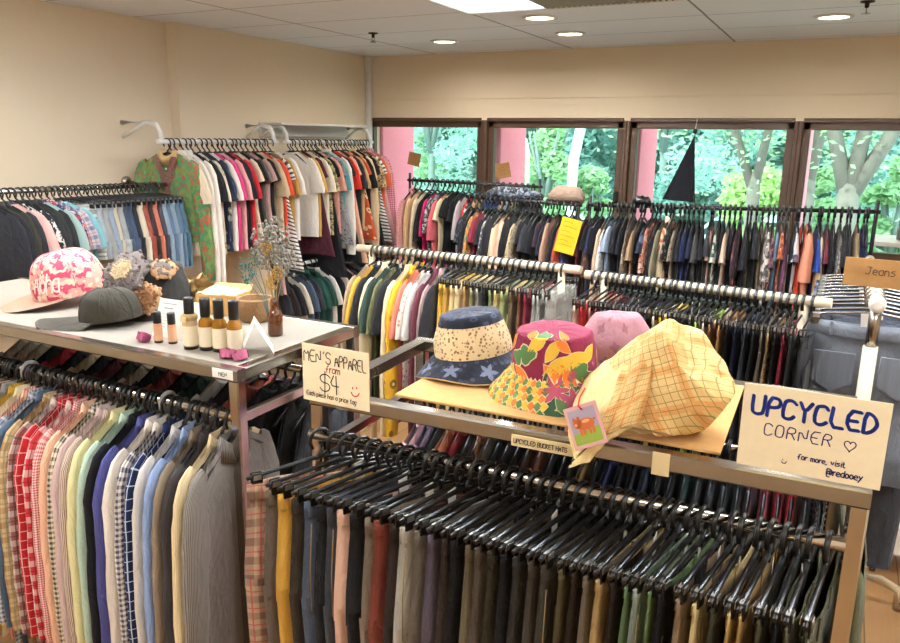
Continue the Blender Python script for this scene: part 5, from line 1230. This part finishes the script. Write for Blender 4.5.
for i, (x, y, h, R, mt, lab) in enumerate(mid): tree((x, y, GZ), h, R, LM[mt], M_bark2, lab, 80+i, .1, None, 3200, .095, cone=(i in (1,)))
# forked pale trunks close to the right windows
def forked(x, y, limbs, lab, r, crown=None):
    t = thing('forked_tree', lab, 'tree', (x, y, GZ), group='pale forked trees outside'); m = MB()
    m.tube([(0, 0, 0), (.03, 0, 1.6), (0, 0, 2.72), (0, 0, 2.85)], [r*1.3, r*1.05, r*.9, r*.4], 12); m.build('trunk', M_bark, t)
    for lb in limbs: m = MB(); m.tube([(0, 0, 2.6)] + lb, [r*.72] + [r*.55, r*.46, r*.38][:len(lb)], 10); m.build('limb', M_bark, t)
    rr = random.Random(lab); m = MB()
    for k in range(3600):
        p = Vector((rr.gauss(0, 1.1), rr.gauss(0, .7), rr.gauss(4.7, .75))); d = Vector((rr.uniform(-1, 1), rr.uniform(-1, 1), rr.uniform(-.5, .5))).normalized(); e = d.orthogonal().normalized(); L = .05
        m.poly([p-d*L, p+e*L*.45, p+d*L, p-e*L*.45])
    m.build('foliage', LM[1], t)
forked(-.42, 10.6, [[(-.25, .1, 3.6), (-.35, .1, 4.4), (-.3, .1, 5.2)], [(.12, 0, 3.7), (.1, 0, 4.6), (.2, .1, 5.4)]], 'pale slender forked trunk just right of the third window post', .11)
forked(.05, 9.4, [[(-.30, .05, 3.6), (-.42, .05, 4.2), (-.5, 0, 5.2)], [(.10, 0, 3.6), (.22, 0, 4.3), (.2, 0, 5.2)], [(.42, 0, 3.5), (.75, .1, 4.1), (1.0, .1, 5.0)]], 'thick pale forked trunk in the right window', .125)
forked(-1.0, 10.2, [[(-.35, .05, 3.5), (-.6, .05, 4.3), (-.7, 0, 5.2)], [(.15, 0, 3.7), (.3, 0, 4.5), (.3, 0, 5.2)]], 'slim pale forked trunk seen through the right half of the third window', .085)
# street lamps
M_pole = plain('white_lamp_pole', '#e6eaea', .4)
def street_lamp(path, r, lab):
    t = thing('street_lamp', lab, 'street lamp', (path[0][0], path[0][1], GZ)); o = Vector((path[0][0], path[0][1], GZ))
    m = MB(); m.tube([Vector(p)-o for p in path], [r*1.1]+[r]*(len(path)-2)+[r*.8], 10); m.build('pole', M_pole, t)
    e = Vector(path[-1])-o; d = (Vector(path[-1])-Vector(path[-2])).normalized(); m = MB(); m.tube([e, e+d*.15, e+d*.45, e+d*.55], [r*.8, r*1.5, r*1.5, r*.5], 10); m.build('lamp_head', M_pole, t)
street_lamp([(-3.94, 12, GZ), (-3.94, 12, .6), (-3.935, 12, 1.2), (-3.92, 12, 1.7), (-3.83, 12, 2.2), (-3.6, 12, 2.8), (-3.2, 12, 3.3)], .085, 'thick white street lamp curving across the second window')
street_lamp([(-5.49, 14, GZ), (-5.49, 14, 1.4), (-5.50, 14, 1.75), (-5.56, 14, 1.98), (-5.70, 14, 2.08), (-5.85, 14, 2.09)], .04, 'thin white street lamp near the pink pillar in the second window')
mb = MB(); mb.box((-6, 40, GZ-.1), (110, 67.5, .2), .01); struct('ground', mb, plain('pale_street', '#b9bdb8', .9))
t = thing('distant_building', 'pale low building far beyond the street trees', 'building', (-6, 34, GZ))
m = MB(); m.box((0, 0, 2.2), (34, 3, 4.4), .05); m.build('wall', plain('pale_render', '#d5dcda', .9), t)
m = MB(); m.box((0, -.1, 4.6), (35, 3.6, .4), .05); m.build('roof', plain('pale_roof', '#b9a8a0', .9), t)
for k in range(10): m = MB(); m.box((-15+3.3*k, -1.52, 2.6), (1.6, .08, 1.3), .02); m.build('window', plain('bluish_glazing', '#7fa0a8', .2), t)
def car(x, y, col, lab):
    t = thing('car', lab, 'car', (x, y, GZ), group='cars parked in the street')
    m = MB(); m.loft([[(-2.1+4.2*s, sy*.82, z) for s, z in ((0, .35), (0, .75), (.22, .85), (.35, 1.32), (.72, 1.36), (.88, .92), (1, .85), (1, .35))] for sy in (-1, 1)], True, True, True, smooth=False); m.build('body', plain('car_paint', col, .25), t)
    for s in (-1.3, 1.3): m = MB(); m.tube([(s, -.9, .33), (s, .9, .33)], .33, 18); m.build('wheel', M_black, t)
    m = MB(); m.loft([[(-.98, sy*.83, .9), (-.6, sy*.83, 1.27), (.88, sy*.83, 1.30), (1.4, sy*.83, .93)] for sy in (-1, 1)], True, True, True, smooth=False); m.build('side_window', plain('car_glass', '#26343a', .1), t)
car(-17.2, 22.5, '#eef2f4', 'white car parked beyond the leftmost window'); car(-6.2, 19, '#cfe0ea', 'pale blue car parked right of the tall street lamp'); car(-2.2, 21, '#dfe6ea', 'silver car beyond the third window'); car(.4, 20, '#b8cdda', 'blue-grey car beyond the right window')
M_pink = plain('pink_render', '#f0909f', .85, 0, .06, 40, .2)
for i, (x, w) in enumerate(((-4.0, .16), (-2.78, .14), (-1.56, .14), (-.335, .14))):
    mb = MB(); mb.box((x, 6.54, 1.2), (w, .60, 5.6), .01); struct('wall_fin.%03d' % (i+1) if False else 'facade_pillar', mb, M_pink)

# ---------------------------------------------------------------- sky, sun, camera
w = bpy.data.worlds.new('World'); S.world = w; w.use_nodes = True
nt = w.node_tree; bg = nt.nodes['Background']; bg.inputs[0].default_value = (.80, .95, 1.0, 1); bg.inputs[1].default_value = 3.3
sn = bpy.data.lights.new('sun', 'SUN'); sn.energy = 4.5; sn.angle = .05; sn.color = (1, .96, .88)
so = link('sun', sn, None, (0, 0, 20)); so.rotation_euler = (Vector((-.35, -.75, .75)).to_track_quat('Z', 'Y')).to_euler()

cd = bpy.data.cameras.new('camera'); cam = link('camera', cd)
F = 758.0; cd.sensor_fit = 'HORIZONTAL'; cd.sensor_width = 36; cd.lens = 36*F/900; cd.clip_start = .05; cd.clip_end = 300
yaw = math.radians(27); pitch = math.atan((321.5-138)/F); roll = .0145
fw = Vector((-math.sin(yaw)*math.cos(pitch), math.cos(yaw)*math.cos(pitch), -math.sin(pitch))); rt = Vector((math.cos(yaw), math.sin(yaw), 0)); up = rt.cross(fw)
Rv = rt*math.cos(roll) + up*math.sin(roll); Uv = up*math.cos(roll) - rt*math.sin(roll)
cam.matrix_world = Matrix(((Rv.x, Uv.x, -fw.x, 0), (Rv.y, Uv.y, -fw.y, 0), (Rv.z, Uv.z, -fw.z, 2.0), (0, 0, 0, 1)))
S.camera = cam
S.view_settings.view_transform = 'Standard'; S.view_settings.look = 'None'; S.view_settings.exposure = 0.38; S.view_settings.gamma = 1; S.view_settings.use_curve_mapping = False
S.cycles.max_bounces = 8; S.cycles.transparent_max_bounces = 12; S.cycles.use_denoising = True
